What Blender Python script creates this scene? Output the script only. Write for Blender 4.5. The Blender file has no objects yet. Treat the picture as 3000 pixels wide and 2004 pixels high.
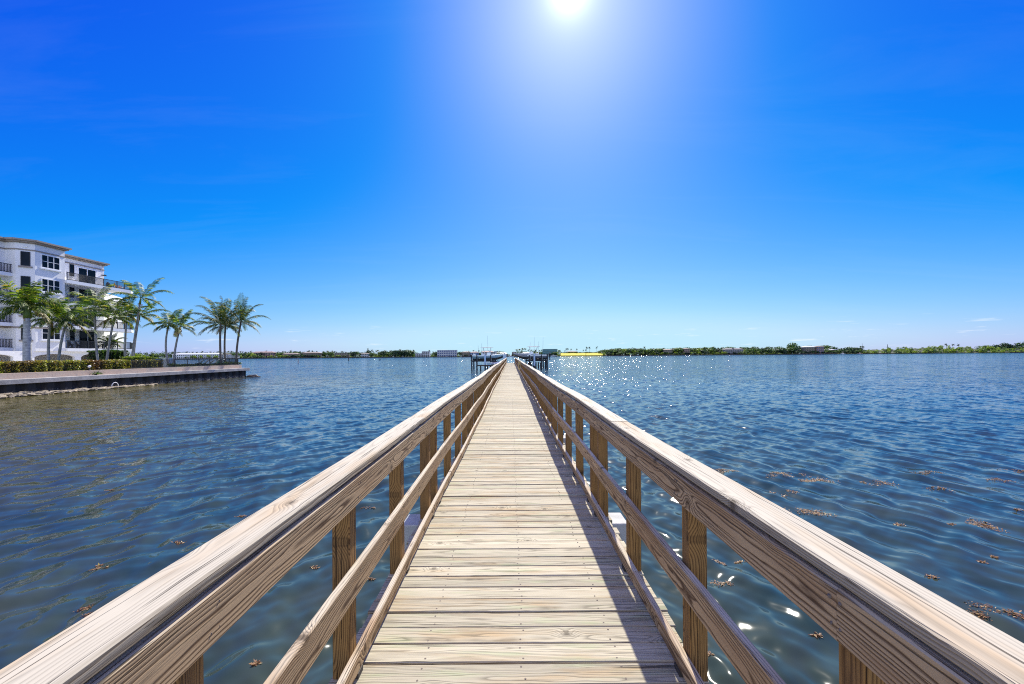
import bpy, bmesh, math, random
import numpy as np
from mathutils import Vector, Matrix

random.seed(7)
R = math.radians
scene = bpy.context.scene
COL = scene.collection

# ------------------------------------------------------------------ camera model
FPX, VX, VY = 1250.0, 1496.0, 1040.0        # focal length and vanishing point in photograph pixels (3000 wide)
ROLL = R(0.43)
EYE = 2.90                                   # eye height above the water
DECK = EYE - 1.60                            # deck surface above the water

def W(px, py, Y):
    """world point seen at photograph pixel (px, py) at distance Y along the pier"""
    u, v = px - VX, py - VY
    c, s = math.cos(ROLL), math.sin(ROLL)
    u0, v0 = u * c - v * s, u * s + v * c
    return Vector((u0 / FPX * Y, Y, EYE - v0 / FPX * Y))

def WX(px, py, X):
    """the same on the plane x = X"""
    u, v = px - VX, py - VY
    c, s = math.cos(ROLL), math.sin(ROLL)
    u0 = u * c - v * s
    return W(px, py, X * FPX / u0)

# ------------------------------------------------------------------ object helpers
ORIG = {}

def tag(o, label=None, cat=None, group=None, kind=None):
    if label: o['label'] = label
    if cat: o['category'] = cat
    if group: o['group'] = group
    if kind: o['kind'] = kind
    return o

def thing(name, label, cat, loc=(0, 0, 0), group=None):
    o = bpy.data.objects.new(name, None)
    COL.objects.link(o)
    o.location = loc
    o.empty_display_size = 0.2
    ORIG[o.name] = Vector(loc)
    return tag(o, label, cat, group)

class MB:
    def __init__(s):
        s.v, s.f, s.m, s.a = [], [], [], []

    def add(s, vs, fs, mi=0, at=None):
        b = len(s.v)
        s.v += [tuple(x) for x in vs]
        s.f += [tuple(b + i for i in f) for f in fs]
        s.m += [mi] * len(fs)
        s.a += [tuple(x) for x in (at if at is not None else vs)]

    def box(s, c, size, rz=0.0, mi=0):
        x, y, z = (k / 2 for k in size)
        cs, sn = math.cos(rz), math.sin(rz)
        vs = []
        for (a, b, d) in ((-1, -1, -1), (1, -1, -1), (1, 1, -1), (-1, 1, -1), (-1, -1, 1), (1, -1, 1), (1, 1, 1), (-1, 1, 1)):
            px, py = a * x, b * y
            vs.append((c[0] + px * cs - py * sn, c[1] + px * sn + py * cs, c[2] + d * z))
        s.add(vs, [(0, 3, 2, 1), (4, 5, 6, 7), (0, 1, 5, 4), (1, 2, 6, 5), (2, 3, 7, 6), (3, 0, 4, 7)], mi)

    def bb(s, x0, x1, y0, y1, z0, z1, mi=0):
        s.box(((x0 + x1) / 2, (y0 + y1) / 2, (z0 + z1) / 2), (abs(x1 - x0), abs(y1 - y0), abs(z1 - z0)), 0, mi)

    def sweep(s, prof, frames, mi=0, at=None, cap=True):
        n = len(prof)
        vs, ats = [], []
        for k, (o, ex, ey) in enumerate(frames):
            for (p, q) in prof:
                vs.append(o + ex * p + ey * q)
                ats.append(at(k, p, q) if at else vs[-1])
        fs = []
        for k in range(len(frames) - 1):
            for i in range(n):
                j = (i + 1) % n
                fs.append((k * n + i, k * n + j, (k + 1) * n + j, (k + 1) * n + i))
        if cap:
            fs.append(tuple(range(n - 1, -1, -1)))
            fs.append(tuple((len(frames) - 1) * n + i for i in range(n)))
        s.add(vs, fs, mi, ats)

    def board(s, a, b, w, t, up=Vector((0, 0, 1)), ch=0.004, mi=0, segs=1, bend=None):
        """timber from a to b, width w across, thickness t along up, with eased edges and its own grain coordinates"""
        a, b = Vector(a), Vector(b)
        d = (b - a)
        L = d.length
        d = d / L
        ex = d.cross(up).normalized()
        ey = ex.cross(d).normalized()
        w2, t2 = w / 2, t / 2
        prof = [(-w2 + ch, -t2), (w2 - ch, -t2), (w2, -t2 + ch), (w2, t2 - ch), (w2 - ch, t2), (-w2 + ch, t2), (-w2, t2 - ch), (-w2, -t2 + ch)]
        ol = random.uniform(0, 300)
        ow = random.uniform(-0.05, 0.05)
        ot = random.uniform(0.03, 0.10) * random.choice((-1, 1))
        fr = []
        for k in range(segs + 1):
            p = a + d * (L * k / segs)
            if bend: p = p + bend(k / segs)
            fr.append((p, ex, ey))
        s.sweep(prof, fr, mi, lambda k, p, q: (ol + L * k / segs, p + ow, q + ot))

    def tube(s, pts, rads, n=8, mi=0, cap=True):
        pts = [Vector(p) for p in pts]
        if not hasattr(rads, '__len__'): rads = [rads] * len(pts)
        prev = None
        vs = []
        for k, p in enumerate(pts):
            t = (pts[min(k + 1, len(pts) - 1)] - pts[max(k - 1, 0)]).normalized()
            ref = Vector((1, 0, 0)) if abs(t.x) < 0.9 else Vector((0, 1, 0))
            ex = (prev - t * prev.dot(t)).normalized() if prev is not None else t.cross(ref).normalized()
            prev = ex
            ey = t.cross(ex)
            for i in range(n):
                a = 2 * math.pi * i / n
                vs.append(p + (ex * math.cos(a) + ey * math.sin(a)) * rads[k])
        fs = []
        for k in range(len(pts) - 1):
            for i in range(n):
                j = (i + 1) % n
                fs.append((k * n + i, k * n + j, (k + 1) * n + j, (k + 1) * n + i))
        if cap:
            fs.append(tuple(range(n - 1, -1, -1)))
            fs.append(tuple((len(pts) - 1) * n + i for i in range(n)))
        s.add(vs, fs, mi)

    def ell(s, c, r, nu=14, nv=8, mi=0, jit=0.0, rng=random):
        c = Vector(c)
        vs = [c + Vector((0, 0, -r[2]))]
        for j in range(1, nv):
            ph = -math.pi / 2 + math.pi * j / nv
            for i in range(nu):
                th = 2 * math.pi * i / nu
                k = 1 + rng.uniform(-jit, jit)
                vs.append(c + Vector((r[0] * math.cos(ph) * math.cos(th) * k, r[1] * math.cos(ph) * math.sin(th) * k, r[2] * math.sin(ph) * k)))
        vs.append(c + Vector((0, 0, r[2])))
        fs = [(0, 1 + (i + 1) % nu, 1 + i) for i in range(nu)]
        for j in range(nv - 2):
            b = 1 + j * nu
            for i in range(nu):
                k = (i + 1) % nu
                fs.append((b + i, b + k, b + nu + k, b + nu + i))
        b = 1 + (nv - 2) * nu
        fs += [(b + i, b + (i + 1) % nu, len(vs) - 1) for i in range(nu)]
        s.add(vs, fs, mi)

    def poly(s, pts, z0, z1, mi=0):
        """vertical prism over a plan polygon (counter-clockwise)"""
        n = len(pts)
        vs = [(x, y, z0) for x, y in pts] + [(x, y, z1) for x, y in pts]
        fs = [tuple(range(n - 1, -1, -1)), tuple(range(n, 2 * n))]
        fs += [(i, (i + 1) % n, n + (i + 1) % n, n + i) for i in range(n)]
        s.add(vs, fs, mi)

    def quad(s, a, b, c, d, mi=0):
        s.add([a, b, c, d], [(0, 1, 2, 3)], mi)

    def leaf(s, c, d, nrm, L, w, mi=0):
        """pointed leaf of two triangles pairs starting at c along d"""
        sd = d.cross(nrm)
        if sd.length < 1e-5: sd = Vector((1, 0, 0))
        sd = sd.normalized() * w / 2
        m = c + d * (L * 0.45)
        s.add([c, m + sd, c + d * L, m - sd], [(0, 1, 2, 3)], mi)

    def build(s, name, mats, parent=None, smooth=False, recalc=True, world=True, origin=None):
        me = bpy.data.meshes.new(name)
        o_ = Vector((0, 0, 0))
        if parent is not None and world: o_ = ORIG[parent.name]
        if origin is not None: o_ = Vector(origin)
        arr = np.array(s.v, dtype=np.float64).reshape(-1, 3) - np.array(o_)
        me.from_pydata(arr.tolist(), [], s.f)
        if not isinstance(mats, (list, tuple)): mats = [mats]
        for m in mats: me.materials.append(m)
        if len(mats) > 1: me.polygons.foreach_set('material_index', np.array(s.m, dtype=np.int32))
        at = me.attributes.new('gc', 'FLOAT_VECTOR', 'POINT')
        at.data.foreach_set('vector', np.array(s.a, dtype=np.float32).ravel())
        if recalc:
            bm = bmesh.new()
            bm.from_mesh(me)
            bmesh.ops.recalc_face_normals(bm, faces=bm.faces)
            bm.to_mesh(me)
            bm.free()
        if smooth: me.polygons.foreach_set('use_smooth', np.ones(len(me.polygons), dtype=bool))
        me.update()
        ob = bpy.data.objects.new(name, me)
        COL.objects.link(ob)
        if parent is not None:
            ob.parent = parent
            ORIG[ob.name] = o_
        elif origin is not None:
            ob.location = origin
            ORIG[ob.name] = o_
        else:
            ORIG[ob.name] = Vector((0, 0, 0))
        return ob

# ------------------------------------------------------------------ material helpers
class NT:
    def __init__(s, name):
        s.mat = bpy.data.materials.new(name)
        s.mat.use_nodes = True
        s.t = s.mat.node_tree
        s.n = s.t.nodes
        s.bsdf = s.n['Principled BSDF']

    def node(s, typ, ins=None, **kw):
        nd = s.n.new(typ)
        for k, v in kw.items(): setattr(nd, k, v)
        for k, v in (ins or {}).items():
            if hasattr(v, 'is_output') and v.is_output: s.t.links.new(v, nd.inputs[k])
            else: nd.inputs[k].default_value = v
        return nd

    def math(s, op, a, b=0.0, c=0.0, clamp=False):
        nd = s.n.new('ShaderNodeMath')
        nd.operation = op
        nd.use_clamp = clamp
        for i, v in enumerate((a, b, c)):
            if hasattr(v, 'is_output'): s.t.links.new(v, nd.inputs[i])
            else: nd.inputs[i].default_value = v
        return nd.outputs[0]

    def vmath(s, op, a, b=(0, 0, 0)):
        nd = s.n.new('ShaderNodeVectorMath')
        nd.operation = op
        for i, v in enumerate((a, b)):
            if hasattr(v, 'is_output'): s.t.links.new(v, nd.inputs[i])
            else: nd.inputs[i].default_value = v
        return nd.outputs[0]

    def comb(s, x, y, z):
        return s.node('ShaderNodeCombineXYZ', {'X': x, 'Y': y, 'Z': z}).outputs[0]

    def sep(s, v):
        return s.node('ShaderNodeSeparateXYZ', {'Vector': v}).outputs

    def noise(s, vec, scale=1.0, detail=2.0, rough=0.5, out='Fac', dist=0.0):
        nd = s.node('ShaderNodeTexNoise', {'Vector': vec, 'Scale': scale, 'Detail': detail, 'Roughness': rough, 'Distortion': dist})
        return nd.outputs[out]

    def ramp(s, fac, stops, interp='LINEAR'):
        nd = s.n.new('ShaderNodeValToRGB')
        nd.color_ramp.interpolation = interp
        el = nd.color_ramp.elements
        while len(el) > 1: el.remove(el[-1])
        for i, (p, c) in enumerate(stops):
            e = el[0] if i == 0 else el.new(p)
            e.position = p
            e.color = (c, c, c, 1) if not hasattr(c, '__len__') else (c[0], c[1], c[2], 1)
        s.t.links.new(fac, nd.inputs[0])
        return nd.outputs[0]

    def mix(s, fac, a, b, mode='MIX'):
        nd = s.n.new('ShaderNodeMix')
        nd.data_type = 'RGBA'
        nd.blend_type = mode
        for k, v in ((0, fac), (6, a), (7, b)):
            if hasattr(v, 'is_output'): s.t.links.new(v, nd.inputs[k])
            elif k == 0: nd.inputs[k].default_value = v
            else: nd.inputs[k].default_value = (v[0], v[1], v[2], 1)
        return nd.outputs[2]

    def geo(s, name='Position'):
        return s.node('ShaderNodeNewGeometry').outputs[name]

    def attr(s, name):
        return s.node('ShaderNodeAttribute', attribute_name=name).outputs['Vector']

    def set(s, **kw):
        for k, v in kw.items():
            k = k.replace('_', ' ')
            if hasattr(v, 'is_output'): s.t.links.new(v, s.bsdf.inputs[k])
            else: s.bsdf.inputs[k].default_value = (v[0], v[1], v[2], 1) if hasattr(v, '__len__') and len(v) == 3 else v
        return s

    def bump(s, h, dist=0.01, strength=1.0):
        nd = s.node('ShaderNodeBump', {'Height': h, 'Distance': dist, 'Strength': strength})
        s.t.links.new(nd.outputs[0], s.bsdf.inputs['Normal'])

def plain(name, c, rough=0.6, var=0.15, scale=3.0, spec=0.5, metallic=0.0, bump=0.0, coat=0.0):
    """a surface of one colour with soft uneven weathering"""
    k = NT(name)
    pos = k.geo()
    f = k.noise(pos, scale, 4, 0.6)
    lo = tuple(x * (1 - var) for x in c)
    hi = tuple(min(1, x * (1 + var)) for x in c)
    k.set(Base_Color=k.ramp(f, [(0.3, lo), (0.7, hi)]), Roughness=rough, Metallic=metallic)
    k.bsdf.inputs['Specular IOR Level'].default_value = spec
    k.bsdf.inputs['Coat Weight'].default_value = coat
    if bump: k.bump(k.noise(pos, scale * 12, 3, 0.6), bump)
    return k.mat

def leafy(name, stops, trans=0.35, rough=0.45, patch=None):
    """leaves: each leaf has its own tint; thin, so light comes through"""
    k = NT(name)
    rnd = k.geo('Random Per Island')
    col = k.ramp(rnd, stops)
    if patch:
        f = k.noise(k.geo(), patch[0], 2)
        col = k.mix(k.ramp(f, [(0.42, 0.0), (0.62, 1.0)]), col, patch[1])
    k.set(Base_Color=col, Roughness=rough)
    k.bsdf.inputs['Specular IOR Level'].default_value = 0.4
    tr = k.node('ShaderNodeBsdfTranslucent', {'Color': k.mix(1.0, col, (1.5, 1.6, 0.7), 'MULTIPLY')})
    mx = k.node('ShaderNodeMixShader', {0: trans, 1: k.bsdf.outputs[0], 2: tr.outputs[0]})
    k.t.links.new(mx.outputs[0], k.n['Material Output'].inputs[0])
    return k.mat

def timber(name, light, dark, top, topmix=0.85, contrast=1.0, green=0.0, warm=None, gap=0.0085, knotty=0.38):
    """sun-bleached, split, knotty pine; grain runs in each board's own coordinates (gc)"""
    k = NT(name)
    gc = k.attr('gc')
    l, w, t = k.sep(gc)
    rnd = k.geo('Random Per Island')
    # knots, one here and there along each board
    kv = k.comb(k.math('ADD', k.math('MULTIPLY', l, 2.0), k.math('MULTIPLY', rnd, 77.0)), k.math('ADD', k.math('MULTIPLY', w, 3.2), k.math('MULTIPLY', rnd, 33.0)), 0.0)
    vor = k.node('ShaderNodeTexVoronoi', {'Vector': kv, 'Scale': 1.0, 'Randomness': 0.8}, voronoi_dimensions='2D')
    d = vor.outputs['Distance']
    hit = k.math('LESS_THAN', k.sep(vor.outputs['Color'])[0], knotty)
    kn = k.math('MULTIPLY', k.math('POWER', 2.718, k.math('MULTIPLY', k.math('MULTIPLY', d, d), -70.0)), hit)
    core = k.math('MULTIPLY', k.ramp(d, [(0.022, 1.0), (0.05, 0.25), (0.06, 0.55), (0.075, 0.0)]), hit)
    # wandering rings
    q = k.comb(k.math('MULTIPLY', l, 0.9), k.math('MULTIPLY', w, 5.0), k.math('MULTIPLY', t, 5.0))
    wob = k.noise(q, 1.0, 3, 0.55)
    wob2 = k.noise(k.comb(k.math('MULTIPLY', l, 6.0), k.math('MULTIPLY', w, 30.0), k.math('MULTIPLY', t, 30.0)), 1.0, 2, 0.5)
    r = k.math('SQRT', k.math('ADD', k.math('MULTIPLY', w, w), k.math('MULTIPLY', t, t)))
    r = k.math('ADD', r, k.math('MULTIPLY', wob, 0.055))
    r = k.math('ADD', r, k.math('MULTIPLY', wob2, 0.006))
    r = k.math('ADD', r, k.math('MULTIPLY', kn, 0.030))
    ph = k.math('FRACT', k.math('DIVIDE', r, gap))
    ring = k.ramp(ph, [(0.0, 0.1), (0.45, 0.85), (0.78, 1.0), (0.97, 0.0), (1.0, 0.1)])
    fib = k.noise(k.comb(k.math('MULTIPLY', l, 5.0), k.math('MULTIPLY', w, 240.0), k.math('MULTIPLY', t, 240.0)), 1.0, 3, 0.6)
    crk = k.noise(k.comb(k.math('MULTIPLY', l, 1.5), k.math('ADD', k.math('MULTIPLY', w, 120.0), k.math('MULTIPLY', wob, 9.0)), k.math('MULTIPLY', t, 120.0)), 1.0, 2, 0.55)
    crack = k.ramp(crk, [(0.31, 1.0), (0.375, 0.0)])
    g = k.math('ADD', k.math('MULTIPLY', ring, 0.6), k.math('MULTIPLY', fib, 0.5), clamp=True)
    g = k.ramp(g, [(0.5 - 0.33 / contrast, 0.0), (0.5 + 0.33 / contrast, 1.0)])
    col = k.mix(g, dark, light)
    # bleaching where weather stands on the wood (upper faces)
    nz = k.sep(k.geo('Normal'))[2]
    up = k.math('MULTIPLY', k.ramp(nz, [(0.35, 0.0), (0.9, 1.0)]), topmix)
    topd = tuple(x * 0.58 for x in top)
    tcol = k.mix(k.ramp(g, [(0.0, 0.0), (0.25, 0.55), (0.7, 1.0)]), topd, top)
    col = k.mix(up, col, tcol)
    # each board weathered differently, with stains along it
    tone = k.ramp(rnd, [(0.0, 0.62), (0.2, 1.0), (0.4, 0.80), (0.6, 1.10), (0.8, 0.74), (1.0, 0.98)])
    col = k.mix(1.0, col, tone, 'MULTIPLY')
    stain = k.noise(k.comb(k.math('MULTIPLY', l, 1.3), k.math('MULTIPLY', w, 9.0), k.math('MULTIPLY', rnd, 50.0)), 1.0, 3, 0.6)
    if warm:
        col = k.mix(k.math('MULTIPLY', k.ramp(stain, [(0.50, 0.0), (0.68, 1.0)]), 0.7), col, k.mix(g, tuple(x * 0.5 for x in warm), warm))
    if green:
        st2 = k.noise(k.comb(k.math('MULTIPLY', l, 2.1), k.math('MULTIPLY', w, 14.0), k.math('ADD', k.math('MULTIPLY', rnd, 50.0), 9.0)), 1.0, 3, 0.6)
        col = k.mix(k.math('MULTIPLY', k.ramp(st2, [(0.55, 0.0), (0.72, 1.0)]), green), col, k.mix(g, (0.16, 0.19, 0.09), (0.36, 0.40, 0.22)))
    col = k.mix(k.math('MULTIPLY', core, 0.75), col, tuple(x * 0.35 for x in dark))
    col = k.mix(k.math('MULTIPLY', crack, 0.8), col, tuple(x * 0.22 for x in dark))
    k.set(Base_Color=col, Roughness=0.82)
    k.bsdf.inputs['Specular IOR Level'].default_value = 0.25
    h = k.math('SUBTRACT', k.math('ADD', k.math('MULTIPLY', ring, 0.7), k.math('MULTIPLY', fib, 0.7)), k.math('MULTIPLY', crack, 1.6))
    k.bump(h, 0.0016, 1.0)
    return k.mat

# ------------------------------------------------------------------ sky, sun, camera
SUN_AZ, SUN_EL = R(8.2), R(40.3)
SUN = Vector((math.sin(SUN_AZ) * math.cos(SUN_EL), math.cos(SUN_AZ) * math.cos(SUN_EL), math.sin(SUN_EL)))

def make_world():
    w = bpy.data.worlds.new("World")
    scene.world = w
    w.use_nodes = True
    t = w.node_tree
    n = t.nodes
    bg = n['Background']
    sky = n.new('ShaderNodeTexSky')
    sky.sky_type = 'NISHITA'
    sky.sun_disc = False
    sky.sun_elevation = SUN_EL
    sky.sun_rotation = SUN_AZ
    sky.altitude = 0
    sky.air_density = 1.0
    sky.dust_density = 0.35
    sky.ozone_density = 6.0
    # clear dry air: deepen the sky's own colour, channel by channel
    sp = n.new('ShaderNodeSeparateColor')
    t.links.new(sky.outputs[0], sp.inputs[0])
    gm = n.new('ShaderNodeCombineColor')
    for i, (kk, foot, pw, top) in enumerate(SKY_CURVE):
        m0 = n.new('ShaderNodeMath'); m0.operation = 'MULTIPLY'; m0.inputs[1].default_value = 0.05
        t.links.new(sp.outputs[i], m0.inputs[0])
        m1 = n.new('ShaderNodeMath'); m1.operation = 'POWER'; m1.inputs[1].default_value = pw
        mf = n.new('ShaderNodeMath'); mf.operation = 'SUBTRACT'; mf.inputs[1].default_value = foot
        mx = n.new('ShaderNodeMath'); mx.operation = 'SMOOTH_MAX'; mx.inputs[1].default_value = 0.002; mx.inputs[2].default_value = 0.012
        t.links.new(m0.outputs[0], mf.inputs[0]); t.links.new(mf.outputs[0], mx.inputs[0])
        t.links.new(mx.outputs[0], m1.inputs[0])
        m2 = n.new('ShaderNodeMath'); m2.operation = 'MULTIPLY'; m2.inputs[1].default_value = kk / (SKY_STR * 2 ** EXPO)
        t.links.new(m1.outputs[0], m2.inputs[0])
        m3 = n.new('ShaderNodeMath'); m3.operation = 'SMOOTH_MIN'
        m3.inputs[1].default_value = top / (SKY_STR * 2 ** EXPO); m3.inputs[2].default_value = 0.12 / (SKY_STR * 2 ** EXPO)
        t.links.new(m2.outputs[0], m3.inputs[0])
        t.links.new(m3.outputs[0], gm.inputs[i])
    # brightness of the air close round the sun
    tc = n.new('ShaderNodeTexCoord')
    dt = n.new('ShaderNodeVectorMath')
    dt.operation = 'DOT_PRODUCT'
    dt.inputs[1].default_value = SUN
    t.links.new(tc.outputs['Generated'], dt.inputs[0])
    ac = n.new('ShaderNodeMath'); ac.operation = 'ARCCOSINE'
    t.links.new(dt.outputs['Value'], ac.inputs[0])
    def glow(width, amp, power):
        a = n.new('ShaderNodeMath'); a.operation = 'DIVIDE'; a.inputs[1].default_value = R(width)
        t.links.new(ac.outputs[0], a.inputs[0])
        b = n.new('ShaderNodeMath'); b.operation = 'POWER'; b.inputs[1].default_value = power
        t.links.new(a.outputs[0], b.inputs[0])
        c = n.new('ShaderNodeMath'); c.operation = 'MULTIPLY'; c.inputs[1].default_value = -1
        t.links.new(b.outputs[0], c.inputs[0])
        e = n.new('ShaderNodeMath'); e.operation = 'EXPONENT'
        t.links.new(c.outputs[0], e.inputs[0])
        m = n.new('ShaderNodeMath'); m.operation = 'MULTIPLY'; m.inputs[1].default_value = amp
        t.links.new(e.outputs[0], m.inputs[0])
        return m.outputs[0]
    acc = None
    for wd, amp, pw, colr in GLOWS:
        sc = n.new('ShaderNodeVectorMath'); sc.operation = 'SCALE'
        sc.inputs[0].default_value = colr
        t.links.new(glow(wd, amp, pw), sc.inputs['Scale'])
        if acc is None: acc = sc.outputs[0]
        else:
            a = n.new('ShaderNodeVectorMath'); a.operation = 'ADD'
            t.links.new(acc, a.inputs[0]); t.links.new(sc.outputs[0], a.inputs[1])
            acc = a.outputs[0]
    gc = n.new('ShaderNodeMix'); gc.data_type = 'RGBA'; gc.blend_type = 'ADD'
    gc.inputs[0].default_value = 1.0
    t.links.new(gm.outputs[0], gc.inputs[6])
    t.links.new(acc, gc.inputs[7])
    # added pale fill in the unseen sky behind the camera, lifting shaded faces
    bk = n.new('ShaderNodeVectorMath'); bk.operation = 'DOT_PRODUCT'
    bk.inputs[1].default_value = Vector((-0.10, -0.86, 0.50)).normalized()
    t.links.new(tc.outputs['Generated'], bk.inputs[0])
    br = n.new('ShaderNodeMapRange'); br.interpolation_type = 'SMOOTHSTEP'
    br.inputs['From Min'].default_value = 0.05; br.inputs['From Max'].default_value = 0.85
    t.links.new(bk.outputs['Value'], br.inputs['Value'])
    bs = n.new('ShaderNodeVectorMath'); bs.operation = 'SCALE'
    bs.inputs[0].default_value = BACK_FILL
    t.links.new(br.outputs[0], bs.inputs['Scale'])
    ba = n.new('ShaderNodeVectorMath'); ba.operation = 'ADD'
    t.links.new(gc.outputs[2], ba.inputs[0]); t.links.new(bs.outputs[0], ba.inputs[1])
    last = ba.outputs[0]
    # thin far cloud wisps low over the horizon
    se = n.new('ShaderNodeSeparateXYZ')
    t.links.new(tc.outputs['Generated'], se.inputs[0])
    at = n.new('ShaderNodeMath'); at.operation = 'ARCTAN2'
    t.links.new(se.outputs['X'], at.inputs[0]); t.links.new(se.outputs['Y'], at.inputs[1])
    cb = n.new('ShaderNodeCombineXYZ')
    m1 = n.new('ShaderNodeMath'); m1.operation = 'MULTIPLY'; m1.inputs[1].default_value = 14
    m2 = n.new('ShaderNodeMath'); m2.operation = 'MULTIPLY'; m2.inputs[1].default_value = 130
    t.links.new(at.outputs[0], m1.inputs[0]); t.links.new(se.outputs['Z'], m2.inputs[0])
    t.links.new(m1.outputs[0], cb.inputs[0]); t.links.new(m2.outputs[0], cb.inputs[1])
    nz = n.new('ShaderNodeTexNoise'); nz.inputs['Scale'].default_value = 1.0; nz.inputs['Detail'].default_value = 5; nz.inputs['Roughness'].default_value = 0.6
    t.links.new(cb.outputs[0], nz.inputs['Vector'])
    r1 = n.new('ShaderNodeValToRGB'); r1.color_ramp.elements[0].position = 0.60; r1.color_ramp.elements[1].position = 0.74
    t.links.new(nz.outputs[0], r1.inputs[0])
    r2 = n.new('ShaderNodeValToRGB'); e = r2.color_ramp.elements
    e[0].position = 0.0; e[0].color = (0, 0, 0, 1)
    e[1].position = 0.022; e[1].color = (0.55, 0.55, 0.55, 1)
    x = e.new(0.05); x.color = (0.35, 0.35, 0.35, 1)
    x = e.new(0.075); x.color = (0, 0, 0, 1)
    t.links.new(se.outputs['Z'], r2.inputs[0])
    mm = n.new('ShaderNodeMath'); mm.operation = 'MULTIPLY'
    t.links.new(r1.outputs[0], mm.inputs[0]); t.links.new(r2.outputs[0], mm.inputs[1])
    cl = n.new('ShaderNodeMix'); cl.data_type = 'RGBA'
    cl.inputs[7].default_value = CLOUD_COL
    t.links.new(mm.outputs[0], cl.inputs[0]); t.links.new(last, cl.inputs[6])
    cv = n.new('ShaderNodeCombineXYZ')
    dv = n.new('ShaderNodeMath'); dv.operation = 'ADD'; dv.inputs[1].default_value = 0.12
    t.links.new(se.outputs['Z'], dv.inputs[0])
    for i, ax in ((0, 'X'), (1, 'Y')):
        q = n.new('ShaderNodeMath'); q.operation = 'DIVIDE'
        t.links.new(se.outputs[ax], q.inputs[0]); t.links.new(dv.outputs[0], q.inputs[1])
        t.links.new(q.outputs[0], cv.inputs[i])
    mp = n.new('ShaderNodeMapping'); mp.inputs['Rotation'].default_value = (0, 0, R(38)); mp.inputs['Scale'].default_value = (0.55, 2.4, 1)
    t.links.new(cv.outputs[0], mp.inputs['Vector'])
    nc = n.new('ShaderNodeTexNoise'); nc.inputs['Scale'].default_value = 1.0; nc.inputs['Detail'].default_value = 8; nc.inputs['Roughness'].default_value = 0.62; nc.inputs['Distortion'].default_value = 0.6
    t.links.new(mp.outputs[0], nc.inputs['Vector'])
    rc = n.new('ShaderNodeValToRGB'); rc.color_ramp.elements[0].position = 0.50; rc.color_ramp.elements[1].position = 0.80
    rc.color_ramp.elements[1].color = (0.03, 0.03, 0.03, 1)
    t.links.new(nc.outputs[0], rc.inputs[0])
    c2 = n.new('ShaderNodeMix'); c2.data_type = 'RGBA'; c2.inputs[7].default_value = CLOUD_COL
    t.links.new(rc.outputs[0], c2.inputs[0]); t.links.new(cl.outputs[2], c2.inputs[6])
    t.links.new(c2.outputs[2], bg.inputs['Color'])
    bg.inputs['Strength'].default_value = SKY_STR
    w.cycles.sampling_method = 'MANUAL'
    w.cycles.sample_map_resolution = 2048

EXPO = 0.75
SKY_STR = 0.1
SKY_CURVE = ((2.3, 0.113, 1.0, 0.54), (2.15, 0.060, 1.0, 0.84), (1.33, 0.0, 0.3, 1.06))   # gain, foot, power, ceiling
GLOWS = [(1.25, 10.0, 1.1, (1, 1, 1)), (5.0, 1.6, 1.2, (.95, .95, 1)), (14.0, 0.7, 1.3, (.9, .8, 1))]
BACK_FILL = (4.8, 5.1, 4.2)
CLOUD_COL = (6.2, 6.4, 6.6, 1)
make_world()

sl = bpy.data.lights.new('sun', 'SUN')
sl.energy = 5.0
sl.angle = R(0.53)
sl.color = (1.0, 0.955, 0.85)
so = bpy.data.objects.new('sun', sl)
COL.objects.link(so)
so.rotation_euler = SUN.to_track_quat('Z', 'Y').to_euler()
so.location = (20, 60, 60)

cam = bpy.data.cameras.new('camera')
cam.sensor_width = 36
cam.lens = FPX / 3000 * 36
cam.shift_x = (1500 - VX) / 3000
cam.shift_y = (VY - 1002) / 3000
cam.clip_start = 0.05
cam.clip_end = 12000
co = bpy.data.objects.new('camera', cam)
COL.objects.link(co)
co.location = (0, 0, EYE)
co.rotation_mode = 'XYZ'
co.rotation_euler = (R(90), ROLL, 0)
scene.camera = co

vs = scene.view_settings
vs.view_transform = 'Standard'
vs.look = 'None'
vs.gamma = 1
vs.exposure = EXPO
scene.cycles.use_denoising = False
scene.cycles.use_adaptive_sampling = False
scene.cycles.filter_width = 1.1
scene.cycles.max_bounces = 6
scene.cycles.diffuse_bounces = 3
scene.cycles.glossy_bounces = 3
scene.cycles.transmission_bounces = 2
scene.cycles.caustics_reflective = False
scene.cycles.caustics_refractive = False
scene.cycles.sample_clamp_indirect = 6

# ------------------------------------------------------------------ water
rw = np.random.RandomState(11)
NW = 84
W_LAM = np.exp(rw.uniform(np.log(0.20), np.log(1.25), NW))
W_AZ = np.where(np.arange(NW) % 5 < 3, R(-118), R(136)) + rw.normal(0, R(20), NW)      # two crossing wind-wave trains
W_PH = rw.uniform(0, 2 * np.pi, NW)
W_SL = rw.uniform(0.6, 1.4, NW) * (1.0 - 0.35 * np.clip((W_LAM - 0.9) / 1.2, 0, 1))
W_SL *= 0.185 / math.sqrt((W_SL ** 2).sum() / 2)
W_AMP = W_SL * W_LAM / (2 * np.pi)
W_KX = np.sin(W_AZ) * 2 * np.pi / W_LAM
W_KY = np.cos(W_AZ) * 2 * np.pi / W_LAM

def wave_h(x, y, spacing=None):
    x, y = np.asarray(x, float), np.asarray(y, float)
    h = np.zeros_like(x)
    for k in range(NW):
        a = W_AMP[k]
        if spacing is not None:
            a = a * np.clip(W_LAM[k] / (spacing * 5.0) - 0.6, 0, 1)
        h = h + a * np.sin(W_KX[k] * x + W_KY[k] * y + W_PH[k])
    return h

def wave_z(x, y):
    return float(wave_h(np.array([x]), np.array([y]))[0])

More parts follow.
